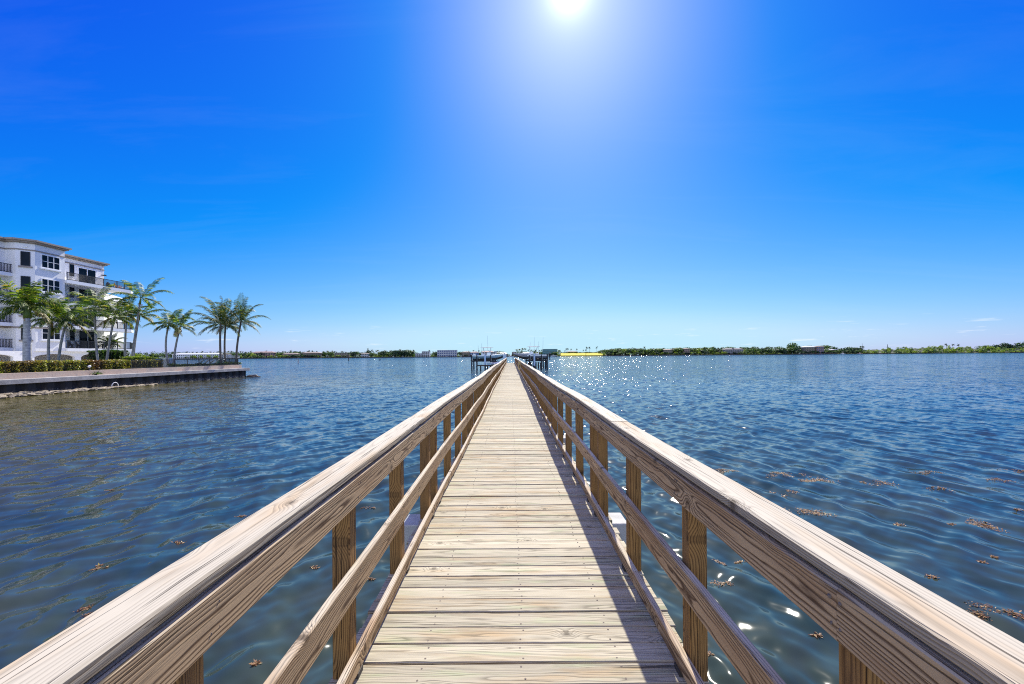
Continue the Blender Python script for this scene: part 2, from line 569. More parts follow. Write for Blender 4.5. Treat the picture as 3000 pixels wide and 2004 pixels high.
def make_water():
    r = [1.2]
    while r[-1] < 110: r.append(r[-1] * 1.0048 + 0.002)
    while r[-1] < 6000: r.append(r[-1] * 1.06)
    r = np.array(r)
    na = 1250
    th = np.linspace(R(-100), R(100), na)
    rr, tt = np.meshgrid(r, th, indexing='ij')
    x = rr * np.sin(tt)
    y = rr * np.cos(tt) - 0.6
    dth = R(200) / na
    sp = np.maximum(rr * 0.0050 + 0.002, rr * dth)
    fade = np.clip((110 - rr) / 40, 0, 1)
    z = wave_h(x, y, sp) * fade
    nr = len(r)
    me = bpy.data.meshes.new('water')
    V = np.stack([x, y, z], -1).reshape(-1, 3)
    me.vertices.add(len(V))
    me.vertices.foreach_set('co', V.ravel())
    i, j = np.meshgrid(np.arange(nr - 1), np.arange(na - 1), indexing='ij')
    a = (i * na + j).ravel()
    q = np.stack([a, a + 1, a + na + 1, a + na], -1)
    q = q[:, ::-1]
    me.loops.add(q.size)
    me.polygons.add(len(q))
    me.loops.foreach_set('vertex_index', q.ravel().astype(np.int32))
    me.polygons.foreach_set('loop_start', (np.arange(len(q)) * 4).astype(np.int32))
    me.polygons.foreach_set('use_smooth', np.ones(len(q), dtype=bool))
    me.update(calc_edges=True)
    me.validate()
    k = NT('water')
    pos = k.geo()
    px, py, pz = k.sep(pos)
    dist = k.math('SQRT', k.math('ADD', k.math('MULTIPLY', px, px), k.math('MULTIPLY', py, py)))
    sx, sy = 0.0, 0.0
    gust = k.ramp(k.noise(k.comb(k.math('MULTIPLY', px, 0.012), k.math('MULTIPLY', py, 0.03), 0.0), 1.0, 3, 0.6), [(0.3, 0.75), (0.7, 1.2)])
    for (az, fa, fc, amp, off, far) in ((-118, 1.1, 4.6, 1.10, 0.0, 0), (140, 1.0, 4.2, 1.10, 13.0, 0), (-100, 0.3, 1.1, 0.95, 31.0, 1), (150, 0.35, 1.3, 0.95, 47.0, 1), (-150, 4.5, 13.0, 0.75, 77.0, 2)):
        ca, sa = math.cos(R(az)), math.sin(R(az))
        along = k.math('ADD', k.math('MULTIPLY', px, ca), k.math('MULTIPLY', py, -sa))   # along the crests
        across = k.math('ADD', k.math('MULTIPLY', px, sa), k.math('MULTIPLY', py, ca))
        c = k.noise(k.comb(k.math('MULTIPLY', along, fa), k.math('MULTIPLY', across, fc), off), 1.0, 1.5, 0.5, 'Color')
        cs = k.sep(c)
        if far == 1: rmp, dd = [(0.15, 0.0), (0.9, 1.0)], 120.0
        elif far == 0: rmp, dd = [(0.03, 0.13), (0.20, 0.6), (0.8, 1.0)], 60.0
        else: rmp, dd = [(0.10, 0.05), (0.5, 0.6), (1.0, 1.0)], 60.0
        a = k.math('MULTIPLY', k.math('MULTIPLY', k.ramp(k.math('DIVIDE', dist, dd), rmp), amp), gust)
        s_al = k.math('MULTIPLY', k.math('SUBTRACT', cs[0], 0.5), k.math('MULTIPLY', a, 0.5))
        s_ac = k.math('MULTIPLY', k.math('SUBTRACT', cs[1], 0.5), a)
        sx = k.math('ADD', sx, k.math('ADD', k.math('MULTIPLY', s_al, ca), k.math('MULTIPLY', s_ac, sa)))
        sy = k.math('ADD', sy, k.math('ADD', k.math('MULTIPLY', s_al, -sa), k.math('MULTIPLY', s_ac, ca)))
    nrm = k.vmath('NORMALIZE', k.vmath('ADD', k.geo('Normal'), k.comb(sx, sy, 0.0)))
    # water body: deep slate, olive brown round the pier; by the seawall, shallows with the bank's reflection painted in
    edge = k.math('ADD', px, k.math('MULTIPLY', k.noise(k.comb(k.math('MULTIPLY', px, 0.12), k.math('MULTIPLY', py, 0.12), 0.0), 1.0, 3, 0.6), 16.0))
    bank_tint = k.ramp(k.math('DIVIDE', k.math('ADD', edge, 40.0), 60.0), [(0.40, 1.0), (0.68, 0.0)])
    bank_tint = k.math('MULTIPLY', bank_tint, k.ramp(k.math('DIVIDE', py, 100.0), [(0.45, 1.0), (0.72, 0.0)]))
    near = k.ramp(k.math('DIVIDE', dist, 40.0), [(0.05, 1.0), (1.0, 0.0)])
    bot = k.noise(pos, 0.7, 4, 0.6)
    deep = (0.008, 0.032, 0.060)
    brown = k.ramp(bot, [(0.3, (0.020, 0.030, 0.012)), (0.7, (0.064, 0.066, 0.026))])
    col = k.mix(k.math('MULTIPLY', near, 0.8), deep, k.mix(0.2, brown, (0.02, 0.04, 0.04)))
    col = k.mix(bank_tint, col, k.ramp(k.noise(pos, 0.25, 4, 0.65), [(0.3, (0.040, 0.040, 0.008)), (0.7, (0.110, 0.092, 0.026))]))
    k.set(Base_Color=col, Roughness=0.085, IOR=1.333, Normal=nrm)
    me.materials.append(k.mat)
    o = bpy.data.objects.new('water', me)
    COL.objects.link(o)
    o['kind'] = 'structure'

make_water()
# ================================================================== the pier
M_DECK = timber('bleached_deck_pine', (0.46, 0.395, 0.28), (0.17, 0.13, 0.08), (0.47, 0.42, 0.30), topmix=0.72, contrast=1.6, green=0.6, warm=(0.40, 0.27, 0.13), knotty=0.5)
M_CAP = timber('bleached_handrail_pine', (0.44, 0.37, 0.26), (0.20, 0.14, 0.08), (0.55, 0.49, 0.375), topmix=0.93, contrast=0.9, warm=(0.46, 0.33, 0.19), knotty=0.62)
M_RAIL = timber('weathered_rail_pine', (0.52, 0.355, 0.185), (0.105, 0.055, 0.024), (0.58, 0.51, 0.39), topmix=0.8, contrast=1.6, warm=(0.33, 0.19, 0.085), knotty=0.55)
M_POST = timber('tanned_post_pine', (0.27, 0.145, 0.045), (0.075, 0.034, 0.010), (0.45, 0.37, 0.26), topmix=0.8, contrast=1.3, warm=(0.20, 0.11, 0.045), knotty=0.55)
M_DARKWOOD = plain('wet_dark_timber', (0.045, 0.036, 0.028), 0.7, 0.35, 4)
M_CONC = plain('weathered_concrete', (0.42, 0.41, 0.38), 0.85, 0.22, 5, bump=0.004)
M_SCREW = plain('galvanised_screw', (0.14, 0.11, 0.09), 0.9, 0.1, 40)
M_BLACKPILE = plain('tarred_piling', (0.018, 0.018, 0.02), 0.6, 0.3, 3)
M_PILE = plain('barnacled_piling', (0.10, 0.09, 0.075), 0.85, 0.35, 6, bump=0.01)

PX = 0.03                                   # centre line of the pier
PIER_END = 86.0
MOD = [0.0, 0.41, 1.44, 2.46, 3.45]         # posts within one bay
BAY = 4.41
BENT0 = 4.19

pier = thing('wooden_pier', 'long weathered timber pier with handrails running straight out over the water', 'pier', (PX, 0, 0))

def sagz(y):
    return 0.008 * math.sin(y * 0.31 + 1.0) + 0.005 * math.sin(y * 0.83 + 2) + 0.004 * math.sin(y * 1.43) if y > 3 else 0.003 * math.sin(y * 1.43)

def sagx(y, side):
    return 0.012 * math.sin(y * 0.33 + side * 2.0) + 0.006 * math.sin(y * 1.3 + side)

# deck boards
mb = MB()
y = -0.55
bi = 0
scr = MB()
while y < PIER_END:
    w = random.choice((0.1385, 0.140, 0.139))
    dz = random.uniform(-0.004, 0.004)
    tl = random.uniform(-0.0035, 0.0035)
    sk = random.uniform(-0.004, 0.004)
    e0, e1 = random.uniform(-0.014, 0.014), random.uniform(-0.014, 0.014)
    ym = y + w / 2
    segs = 3 if y < 9 else 1
    bow = random.uniform(-0.004, 0.004)
    mb.board((PX - 0.925 + e0, ym - sk, DECK - 0.019 + dz - tl), (PX + 0.925 + e1, ym + sk, DECK - 0.019 + dz + tl), w, 0.038, ch=0.005, segs=segs,
             bend=(lambda f, b=bow: Vector((0, b * 4 * f * (1 - f), 0))))
    if y < 16:
        for sx in (-0.50, 0.02, 0.52):
            for q in (-0.042, 0.040):
                cx, cy = PX + sx + random.uniform(-.012, .012), ym + q + random.uniform(-.006, .006)
                scr.tube([(cx, cy, DECK + dz - 0.003), (cx, cy, DECK + dz + 0.0012)], 0.0052, 8)
    y += w + random.uniform(0.004, 0.0085)
    bi += 1
deck = mb.build('deck', M_DECK, pier)
tag(scr.build('screw', M_SCREW, deck), kind='stuff')

# stringers under the boards and concrete bent caps on piles
mb = MB()
for sx in (-0.80, 0.0, 0.80):
    mb.bb(PX + sx - 0.04, PX + sx + 0.04, -0.55, PIER_END - 0.02, DECK - 0.25, DECK - 0.041)
mb.build('stringer', M_DARKWOOD, pier)
yb = BENT0 + 0.09
k = 0
bents = []
while yb < PIER_END:
    bents.append(yb)
    yb += BAY
for i, yb in enumerate(bents):
    m = MB()
    m.bb(PX - 1.14, PX + 1.14, yb, yb + 0.31, DECK - 0.47, DECK - 0.10)
    o = m.build('bent_cap', M_CONC, pier)
    bv = o.modifiers.new('bevel', 'BEVEL'); bv.width = 0.012; bv.segments = 2
    m = MB()
    for sx in (-0.72, 0.72):
        m.tube([(PX + sx, yb + 0.155, -2.0), (PX + sx, yb + 0.155, DECK - 0.46)], 0.15, 12)
    m.build('pile', M_PILE, pier, smooth=False)

# railings, one each side
posts_y = [0.10, 1.05, 2.10, 3.12]
yy = BENT0 - BAY
while yy < PIER_END:
    for o in MOD:
        if 4.0 < yy + o < PIER_END: posts_y.append(yy + o)
    yy += BAY

def railing(side):
    s = side
    rt = bpy.data.objects.new('railing', None)
    COL.objects.link(rt)
    rt.parent = pier
    ORIG[rt.name] = ORIG[pier.name]
    xin = PX + s * 0.834          # inner face of the posts
    xpost = PX + s * 0.8785
    rng = random.Random(3 + s)
    def X(x, yv): return x + sagx(yv, s) * min(1, yv / 6)
    # posts: nearest fifty each side of their own, the far rest as one part
    rest = MB()
    for i, yv in enumerate(posts_y):
        yv += rng.uniform(-0.02, 0.02)
        xx = X(xpost, yv)
        m = MB() if i < 50 else rest
        lean = rng.uniform(-0.006, 0.006)
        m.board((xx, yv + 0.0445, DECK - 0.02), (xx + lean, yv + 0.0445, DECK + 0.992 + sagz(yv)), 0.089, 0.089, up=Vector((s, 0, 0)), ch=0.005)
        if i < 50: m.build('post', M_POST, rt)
    if rest.v: tag(rest.build('post', M_POST, rt), kind='stuff')
    def run(name, x, z, w, t, up, mat, lens, y0, gap=0.003, curve=1.0):
        m = MB()
        yv = y0
        cuts = []
        while yv < PIER_END - 0.3:
            L = rng.choice(lens)
            y1 = min(PIER_END, yv + L)
            jz, jx = rng.uniform(-.003, .003), rng.uniform(-.003, .003)
            n = max(2, int(L / 0.5))
            def bend(f, a=yv, b=y1, jz=jz, jx=jx):
                q = a + (b - a) * f
                return Vector((jx + sagx(q, s) * min(1, max(0, q) / 6), 0, jz + sagz(q) * curve))
            m.board((x, yv + gap / 2, z), (x, y1 - gap / 2, z), w, t, up=up, ch=0.006 if t < 0.05 else 0.005, segs=n, bend=bend)
            cuts.append(y1)
            yv = y1
        o = m.build(name, mat, rt)
        return o, cuts
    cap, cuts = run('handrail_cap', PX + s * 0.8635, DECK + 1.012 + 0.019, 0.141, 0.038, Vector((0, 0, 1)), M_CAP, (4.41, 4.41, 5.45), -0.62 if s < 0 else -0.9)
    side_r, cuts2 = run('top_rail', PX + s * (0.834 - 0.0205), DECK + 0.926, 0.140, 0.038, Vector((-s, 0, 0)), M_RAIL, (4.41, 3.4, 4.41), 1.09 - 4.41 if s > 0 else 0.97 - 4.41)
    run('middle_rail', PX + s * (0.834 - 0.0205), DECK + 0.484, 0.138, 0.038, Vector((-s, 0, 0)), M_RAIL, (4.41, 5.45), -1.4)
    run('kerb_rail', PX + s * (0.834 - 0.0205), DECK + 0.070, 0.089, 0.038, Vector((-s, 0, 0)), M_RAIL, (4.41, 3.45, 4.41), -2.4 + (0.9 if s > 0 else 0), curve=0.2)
    m = MB()
    for yv in posts_y:
        if yv < 60: m.bb(X(xin - s * 0.041, yv), X(xin - s * 0.001, yv), yv + 0.012, yv + 0.078, DECK + 0.0005, DECK + 0.0285)
    tag(m.build('kerb_block', M_DARKWOOD, rt), kind='stuff')
    m = MB()
    for yv in posts_y:
        if yv > 14: break
        for zz in (0.895, 0.962, 0.445, 0.525):
            for dy in ((0.03, 0.06) if zz > 0.8 else (0.045,)):
                xx = X(PX + s * (0.834 - 0.0395), yv + dy)
                m.tube([(xx + s * 0.003, yv + dy + rng.uniform(-.008, .008), DECK + zz + sagz(yv)), (xx - s * 0.0006, yv + dy, DECK + zz + sagz(yv))], 0.0045, 8)
    tag(m.build('screw', M_SCREW, rt), kind='stuff')

railing(-1)
railing(1)
# ================================================================== the left bank: seawall, planting, building
M_STUCCO = plain('white_stucco', (0.84, 0.83, 0.80), 0.8, 0.04, 0.5)
M_STUCCO_IN = plain('cream_stucco', (0.80, 0.75, 0.66), 0.85, 0.08, 1.5)
M_TRIM = plain('taupe_trim', (0.30, 0.25, 0.205), 0.7, 0.1, 2)
M_WHITE = plain('white_paint', (0.80, 0.80, 0.79), 0.45, 0.05, 3)
M_IRON = plain('black_iron', (0.015, 0.015, 0.017), 0.45, 0.2, 8)
M_BRONZE = plain('dark_bronze_frame', (0.025, 0.022, 0.02), 0.4, 0.2, 8)
k = NT('window_glass')
k.set(Base_Color=k.ramp(k.noise(k.geo(), 0.8, 2), [(0.35, (0.003, 0.006, 0.012)), (0.7, (0.010, 0.016, 0.028))]), Roughness=0.04)
k.bsdf.inputs['Specular IOR Level'].default_value = 0.12
M_GLASS = k.mat
k = NT('limestone')
pz = k.geo()
st = k.noise(k.vmath('MULTIPLY', pz, (0.6, 0.6, 2.0)), 1.0, 5, 0.65)
st2 = k.noise(pz, 5.0, 4, 0.7)
cc = k.ramp(st, [(0.30, (0.34, 0.29, 0.24)), (0.45, (0.54, 0.43, 0.33)), (0.62, (0.58, 0.41, 0.29)), (0.8, (0.36, 0.32, 0.29))])
cc = k.mix(k.ramp(st2, [(0.55, 0.0), (0.72, 0.6)]), cc, (0.27, 0.25, 0.24))
k.set(Base_Color=cc, Roughness=0.9)
k.bump(st2, 0.01)
M_STONE = k.mat
M_CAPSTONE = plain('grey_coping_stone', (0.36, 0.34, 0.32), 0.85, 0.3, 1.6, bump=0.01)
k = NT('rusted_sheet_pile')
pz = k.geo()
hz = k.sep(pz)[2]
fl = k.noise(k.vmath('MULTIPLY', pz, (2, 2, 0.7)), 2.0, 4, 0.65)
low = k.math('MULTIPLY', k.ramp(k.math('ADD', hz, k.math('MULTIPLY', fl, 0.9)), [(0.55, 1.0), (0.85, 0.0)]), k.ramp(k.noise(pz, 9, 3, 0.7), [(0.45, 0.0), (0.6, 1.0)]))
k.set(Base_Color=k.mix(low, k.ramp(fl, [(0.3, (0.004, 0.004, 0.005)), (0.75, (0.020, 0.018, 0.018))]), (0.30, 0.26, 0.21)), Roughness=0.75)
M_SHEET = k.mat
M_SOIL = plain('lawn_ground', (0.07, 0.10, 0.03), 0.95, 0.35, 2)
M_ROCK = plain('pale_riprap_rock', (0.27, 0.22, 0.15), 0.9, 0.7, 3.5, bump=0.02)

SWX, SWY0, SWY1, GZ = -38.5, 14.0, 62.0, 1.62

m = MB()
m.poly([(-39.4, SWY0), (-39.4, SWY1 - 0.45), (-62, SWY1 + 14), (-130, SWY1 + 20), (-130, SWY0)], -1.5, GZ)
tag(m.build('ground', M_SOIL), kind='structure')

sw = thing('seawall', 'limestone capped seawall on dark ribbed sheet piling below the white building', 'seawall', (SWX, 40, 0))
m = MB()
pts = []
yv = SWY0
pf = []
while yv < SWY1 - 0.05:
    pf += [(SWX, yv), (SWX, yv + 0.55), (SWX - 0.24, yv + 0.78), (SWX - 0.24, yv + 1.2), (SWX, yv + 1.43)]
    yv += 1.43
pf = [(a, min(b, SWY1)) for a, b in pf]
m.poly(pf + [(SWX - 0.6, SWY1), (SWX - 0.6, SWY0)], -1.5, 0.93)
m.build('sheet_piling', M_SHEET, sw)
m = MB()
m.bb(SWX - 1.05, SWX + 0.14, SWY0, SWY1 + 0.75, 0.925, 1.30)
o = m.build('stone_cap', M_CAPSTONE, sw)
bv = o.modifiers.new('bevel', 'BEVEL'); bv.width = 0.02; bv.segments = 2
m = MB()
yv = SWY0
while yv < SWY1:
    b = min(SWY1, yv + 3.2)
    m.bb(SWX - 1.05, SWX - 0.62, yv, b - 0.012, 1.302, 1.76 + random.uniform(-.008, .008))
    yv = b
m.build('parapet', M_STONE, sw)
m = MB()
m.poly([(SWX - 0.6, SWY1 - 0.3), (SWX - 0.6, SWY1), (-62, SWY1 + 14.4), (-62, SWY1 + 14)], -1.5, 1.72)
m.build('return_wall', M_STONE, sw)

M_BOUNCE = plain('pale_bounce_slab', (0.50, 0.47, 0.42), 0.9, 0.12, 1.2)
m = MB()
m.bb(-64.2, -51.5, 36, 66, GZ - .3, GZ + .02)  # added pale slab, bounces sunlight into the arcade
tag(m.build('bounce_slab', M_BOUNCE), kind='structure')
# riprap at the foot
rr = random.Random(5)
m = MB()
for i in range(620):
    yv = 20 + 26 * (rr.random() ** 0.8)
    t = max(0.12, (47 - yv) / 18)
    xx = SWX + 0.1 + rr.random() * min(1.9, 1.5 * t)
    s = rr.uniform(0.08, 0.26)
    hz = 0.30 * max(0.0, 1 - (xx - SWX) / (0.4 + 1.5 * t)) * min(1, t)
    b = len(m.v)
    m.ell((xx, yv, hz + rr.uniform(-.03, .04)), (s * rr.uniform(.7, 1.3), s * rr.uniform(.8, 1.5), s * rr.uniform(.25, .5)), 8, 5, jit=0.28, rng=rr)
tag(m.build('riprap', M_ROCK), kind='stuff')
m = MB()
p = W(742, 1105, 61.5)
m.ell((p.x, 61.5, 0.02), (0.95, 0.5, 0.34), 12, 7, jit=0.16)
m.ell((p.x + 0.55, 61.3, 0.0), (0.6, 0.35, 0.18), 10, 6, jit=0.16)
m.ell((p.x - 0.6, 61.6, 0.0), (0.5, 0.4, 0.22), 10, 6, jit=0.16)
tag(m.build('rock', M_BLACKPILE if False else plain('wet_dark_rock', (0.08, 0.065, 0.05), 0.6, 0.4, 3)), 'low wet dark rock awash off the outer corner of the seawall', 'rock')

# pale hoop of pipe against the piling
p0 = WX(327, 1137, SWX + 0.22); p1 = WX(347, 1133, SWX + 0.22)
m = MB()
c = (p0 + p1) / 2
rad = (p1 - p0).length / 2
m.tube([(c.x, c.y + rad * math.cos(a), 0.12 + (rad * 1.15) * math.sin(a)) for a in [math.pi * i / 14 for i in range(15)]], 0.035, 8)
tag(m.build('drain_hoop', M_WHITE, smooth=True), 'pale hoop of pipe standing against the dark sheet piling', 'pipe')

# ---- leafy things
HEDGE_STOPS = [(0.0, (0.03, 0.05, 0.012)), (0.25, (0.09, 0.14, 0.02)), (0.5, (0.26, 0.28, 0.035)), (0.72, (0.42, 0.40, 0.07)), (0.86, (0.36, 0.19, 0.04)), (1.0, (0.52, 0.48, 0.16))]
M_HEDGE = leafy('clipped_hedge_leaves', HEDGE_STOPS, 0.3, patch=(0.35, (0.13, 0.065, 0.018)))
M_HEDGE2 = leafy('bright_hedge_leaves', [(0.0, (0.06, 0.11, 0.01)), (0.5, (0.17, 0.24, 0.02)), (1.0, (0.32, 0.36, 0.05))], 0.35)
M_BUSH = leafy('dark_bush_leaves', [(0.0, (0.012, 0.03, 0.008)), (0.5, (0.03, 0.07, 0.015)), (1.0, (0.12, 0.20, 0.03))], 0.3)
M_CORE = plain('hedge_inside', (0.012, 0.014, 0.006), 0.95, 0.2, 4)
M_PALM = leafy('palm_leaflets', [(0.0, (0.010, 0.026, 0.005)), (0.4, (0.036, 0.078, 0.009)), (0.75, (0.11, 0.18, 0.017)), (0.93, (0.28, 0.32, 0.05)), (1.0, (0.40, 0.28, 0.07))], 0.34, 0.55)
M_COCO = leafy('coconut_leaflets', [(0.0, (0.012, 0.024, 0.006)), (0.5, (0.045, 0.080, 0.014)), (0.85, (0.14, 0.17, 0.03)), (1.0, (0.28, 0.20, 0.06))], 0.28, 0.55)
M_STEMGREEN = plain('green_crownshaft', (0.10, 0.16, 0.03), 0.5, 0.3, 6)
M_DRYLEAF = plain('dry_palm_rib', (0.30, 0.22, 0.08), 0.6, 0.3, 6)
M_FRUIT = plain('orange_fruit', (0.42, 0.20, 0.03), 0.5, 0.3, 20)
def bark(name, c, ringh, amp):
    k = NT(name)
    pz = k.geo()
    x, y, z = k.sep(pz)
    rg = k.math('FRACT', k.math('ADD', k.math('DIVIDE', z, ringh), k.math('MULTIPLY', k.noise(pz, 2.0, 2), 0.8)))
    nn = k.noise(pz, 5.0, 4, 0.65)
    col = k.ramp(nn, [(0.3, tuple(v * 0.6 for v in c)), (0.7, tuple(min(1, v * 1.3) for v in c))])
    col = k.mix(k.ramp(rg, [(0.0, amp), (0.16, 0.0), (0.9, 0.0), (1.0, amp)]), col, tuple(v * 0.35 for v in c))
    k.set(Base_Color=col, Roughness=0.85)
    k.bump(rg, 0.01)
    return k.mat
M_BARK = bark('ringed_grey_bark', (0.33, 0.31, 0.29), 0.16, 0.5)
M_ROYAL = bark('smooth_grey_bark', (0.42, 0.41, 0.41), 0.30, 0.4)
M_COCOBARK = bark('brown_ringed_bark', (0.15, 0.125, 0.10), 0.13, 0.6)

def rvec(rng):
    while True:
        v = Vector((rng.uniform(-1, 1), rng.uniform(-1, 1), rng.uniform(-1, 1)))
        if 0.05 < v.length < 1: return v.normalized()

def hedge(name, label, cat, x0, x1, y0, y1, z0, z1, n, mat, leaf=(0.09, 0.15), seed=1, rough=0.06, group=None):
    rng = random.Random(seed)
    t = thing(name, label, cat, ((x0 + x1) / 2, (y0 + y1) / 2, z0), group)
    m = MB()
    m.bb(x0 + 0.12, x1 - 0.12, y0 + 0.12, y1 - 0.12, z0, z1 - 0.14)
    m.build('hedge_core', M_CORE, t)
    m = MB()
    for i in range(n):
        f = rng.random()
        yy = rng.uniform(y0, y1)
        bulge = rough * (math.sin(yy * 1.7 + seed) + math.sin(yy * 4.1 + seed * 2) + math.sin(yy * 9.3))*0.6
        if f < 0.62:
            p = Vector((x1 + bulge + rng.uniform(-0.22, 0.04), yy, rng.uniform(z0 + 0.02, z1)))
        elif f < 0.92:
            p = Vector((rng.uniform(x0, x1), yy, z1 + bulge * 0.7 + rng.uniform(-0.16, 0.05)))
        else:
            p = Vector((rng.uniform(x0, x1), y0 + rng.uniform(-0.05, 0.1) if rng.random() < .7 else y1, rng.uniform(z0, z1)))
        d = rvec(rng)
        d.z = abs(d.z) * 0.7 + d.z * 0.3
        L = rng.uniform(*leaf)
        m.leaf(p - d * L * .5, d.normalized(), rvec(rng), L, L * rng.uniform(0.5, 0.8))
    m.build('hedge_leaves', mat, t, recalc=False)
    return t

HX0, HX1 = -41.2, -40.0
def yat(px, X): return WX(px, 1060, X).y
hedge('clipped_hedge', 'long clipped yellow-green hedge along the seawall parapet under the palms', 'hedge', HX0, HX1, 26.0, yat(386, HX1), GZ, 2.66, 15000, M_HEDGE, seed=2)
hedge('clipped_hedge', 'short clipped hedge between the gap in the long hedge and the iron fence', 'hedge', HX0, HX1, yat(399, HX1), yat(480, HX1), GZ, 2.60, 5200, M_HEDGE, seed=3)
hedge('inner_hedge', 'bright yellow-green inner hedge behind the short hedge', 'hedge', -44.5, -43.4, yat(383, -43.4), yat(452, -43.4), GZ, 3.0, 3600, M_HEDGE2, seed=4)
hedge('dark_bush', 'dark green bush beside the ground-floor arch of the white building', 'bush', -50.5, -48.6, yat(300, -48.6), yat(376, -48.6), GZ, 3.75, 5200, M_BUSH, leaf=(0.12, 0.22), seed=6, rough=0.16)
# low planting on the parapet toward the point
rng = random.Random(21)
t = thing('ground_cover', 'low leafy ground cover at the foot of the iron fence by the three coconut palms', 'planting', (-39.8, 54, GZ))
m = MB()
for i in range(4200):
    px = rng.uniform(500, 705)
    yy = yat(px, -39.75) + rng.uniform(-.3, .3)
    hh = 0.22 + 0.20 * (0.5 + 0.5 * math.sin(px * 0.11) * math.sin(px * 0.043 + 1))
    if 540 < px < 640: hh *= 0.75
    p = Vector((-39.8 + rng.uniform(-.28, .2), yy, GZ + 0.05 + rng.random() ** 0.8 * hh + 0.1))
    d = rvec(rng); d.z = abs(d.z)
    L = rng.uniform(.08, .18)
    m.leaf(p, d, rvec(rng), L, L * .6)
m.build('foliage', M_BUSH, t, recalc=False)

# ---- palms
def palm(kind, label, pts, n_f, L, seed, wind=(0, 0, 0), r0=0.13, r1=0.09, shaft=0.0, upbias=0.0, droop=1.0, group='palms along the seawall', name='palm_tree', leaflet=None, dead=1):
    rng = random.Random(seed)
    base, top = Vector(pts[0]), Vector(pts[-1])
    t = thing(name, label, 'palm tree', base, group)
    # trunk through the points
    n = 14
    P = [Vector(p) for p in pts]
    if len(P) == 2: P = [P[0], (P[0] + P[1]) / 2, P[1]]
    path = []
    for i in range(n + 1):
        f = i / n
        a, b, c = P
        path.append(a * (1 - f) ** 2 + (b * 2 - (a + c) / 2) * 2 * f * (1 - f) + c * f * f)
    rads = [r0 + (r1 - r0) * (i / n) + (0.35 * r0 * max(0, 1 - i / 2.0)) for i in range(n + 1)]
    if kind == 'royal': rads = [r0 * (1.0 + 0.10 * math.sin(math.pi * i / n)) - (r0 - r1) * (i / n) for i in range(n + 1)]
    m = MB()
    m.tube(path, rads, 12)
    m.build('trunk', M_ROYAL if kind == 'royal' else (M_COCOBARK if kind == 'coconut' else M_BARK), t, smooth=True)
    ax = (path[-1] - path[-2]).normalized()
    ct = top
    if shaft:
        m = MB()
        ct = top + ax * shaft
        m.tube([top - ax * 0.05, top + ax * shaft * .4, ct], [r1 * 1.25, r1 * 1.15, r1 * .55], 12)
        m.build('crownshaft', M_STEMGREEN, t, smooth=True)
    wind = Vector(wind)
    if kind == 'slender': L *= 1.22
    mat = M_COCO if kind == 'coconut' else M_PALM
    m = MB()
    ll = leaflet or L * 0.23
    for i in range(n_f):
        az = 2 * math.pi * (i * 0.381966 + rng.uniform(-.04, .04))
        age = (i + 0.5) / n_f                      # 0 young, upright .. 1 old, hanging
        el = R((66 if kind == 'slender' else 78) - (88 if kind == 'slender' else 100) * age + rng.uniform(-10, 10)) + upbias
        fl = L * 1.12 * (0.72 + 0.35 * math.sin(math.pi * min(1, age + 0.2))) * rng.uniform(.9, 1.08)
        hor = Vector((math.cos(az), math.sin(az), 0))
        d = hor * math.cos(el) + Vector((0, 0, math.sin(el)))
        p = ct + hor * r1 * .5
        ns = 9
        rach = [p.copy()]
        dirs = []
        sag = droop * (0.55 + 0.75 * age)
        for k in range(ns):
            f = (k + 0.5) / ns
            dd = (d + Vector((0, 0, -sag * f * f * 1.7)) + wind * (f * 0.9)).normalized()
            p = p + dd * fl / ns
            rach.append(p.copy())
            dirs.append(dd)
        m.tube(rach, [0.030 * (1 - 0.85 * k / ns) for k in range(ns + 1)], 4, mi=1)
        nl = 34 if kind != 'royal' else 44
        isdead = dead and i >= n_f - dead
        for k in range(nl):
            f = 0.10 + 0.90 * k / (nl - 1)
            kk = min(ns - 1, int(f * ns))
            q = rach[kk] + (rach[kk + 1] - rach[kk]) * (f * ns - kk if f < 1 else 1)
            dd = dirs[kk]
            side = dd.cross(Vector((0, 0, 1)))
            if side.length < 0.05: side = dd.cross(hor + Vector((0.01, 0.02, 0)))
            side.normalize()
            upv = side.cross(dd).normalized()
            lens = ll * (0.45 + 0.75 * math.sin(math.pi * (0.12 + 0.80 * f))) * rng.uniform(.85, 1.15)
            for s in (-1, 1):
                fan = rng.uniform(-.55, .75) if kind == 'royal' else rng.uniform(-.10, .18)
                ld = (side * s * 0.80 + dd * (0.45 + 0.35 * f) + upv * fan + Vector((0, 0, -0.18 - 0.30 * droop)) + wind * 0.5).normalized()
                w = (lens * 0.115 + 0.014) * (0.85 if kind == 'coconut' else 1.0)
                mid = q + ld * lens * 0.55
                l2 = (ld + Vector((0, 0, -0.55 * droop)) + wind * .4).normalized()
                tip = mid + l2 * lens * 0.45
                wd = ld.cross(upv)
                wd = (dd * 0.8 + wd * 0.2).normalized() * w * .5
                m.add([q - wd * .6, q + wd * .6, mid + wd, tip + wd * .15, tip - wd * .15, mid - wd], [(0, 1, 2, 5), (5, 2, 3, 4)], 2 if isdead and rng.random() < .75 else 0)
    # upright new spear
    if kind == 'slender':
        m.tube([ct, ct + Vector((0.03, 0.02, L * 0.55)) + wind * .15], [0.02, 0.006], 4, mi=1)
    m.build('crown', [mat, M_STEMGREEN, M_DRYLEAF], t, recalc=False)
    if kind != 'coconut':
        m = MB()
        for i in range(26):
            a = rng.uniform(0, 6.28)
            q = top + Vector((math.cos(a) * rng.uniform(.1, .28), math.sin(a) * rng.uniform(.1, .28), rng.uniform(-.3, .05)))
            m.ell(q, (.035, .035, .04), 6, 4)
        tag(m.build('fruit_cluster', M_FRUIT, t), kind='stuff')
    return t

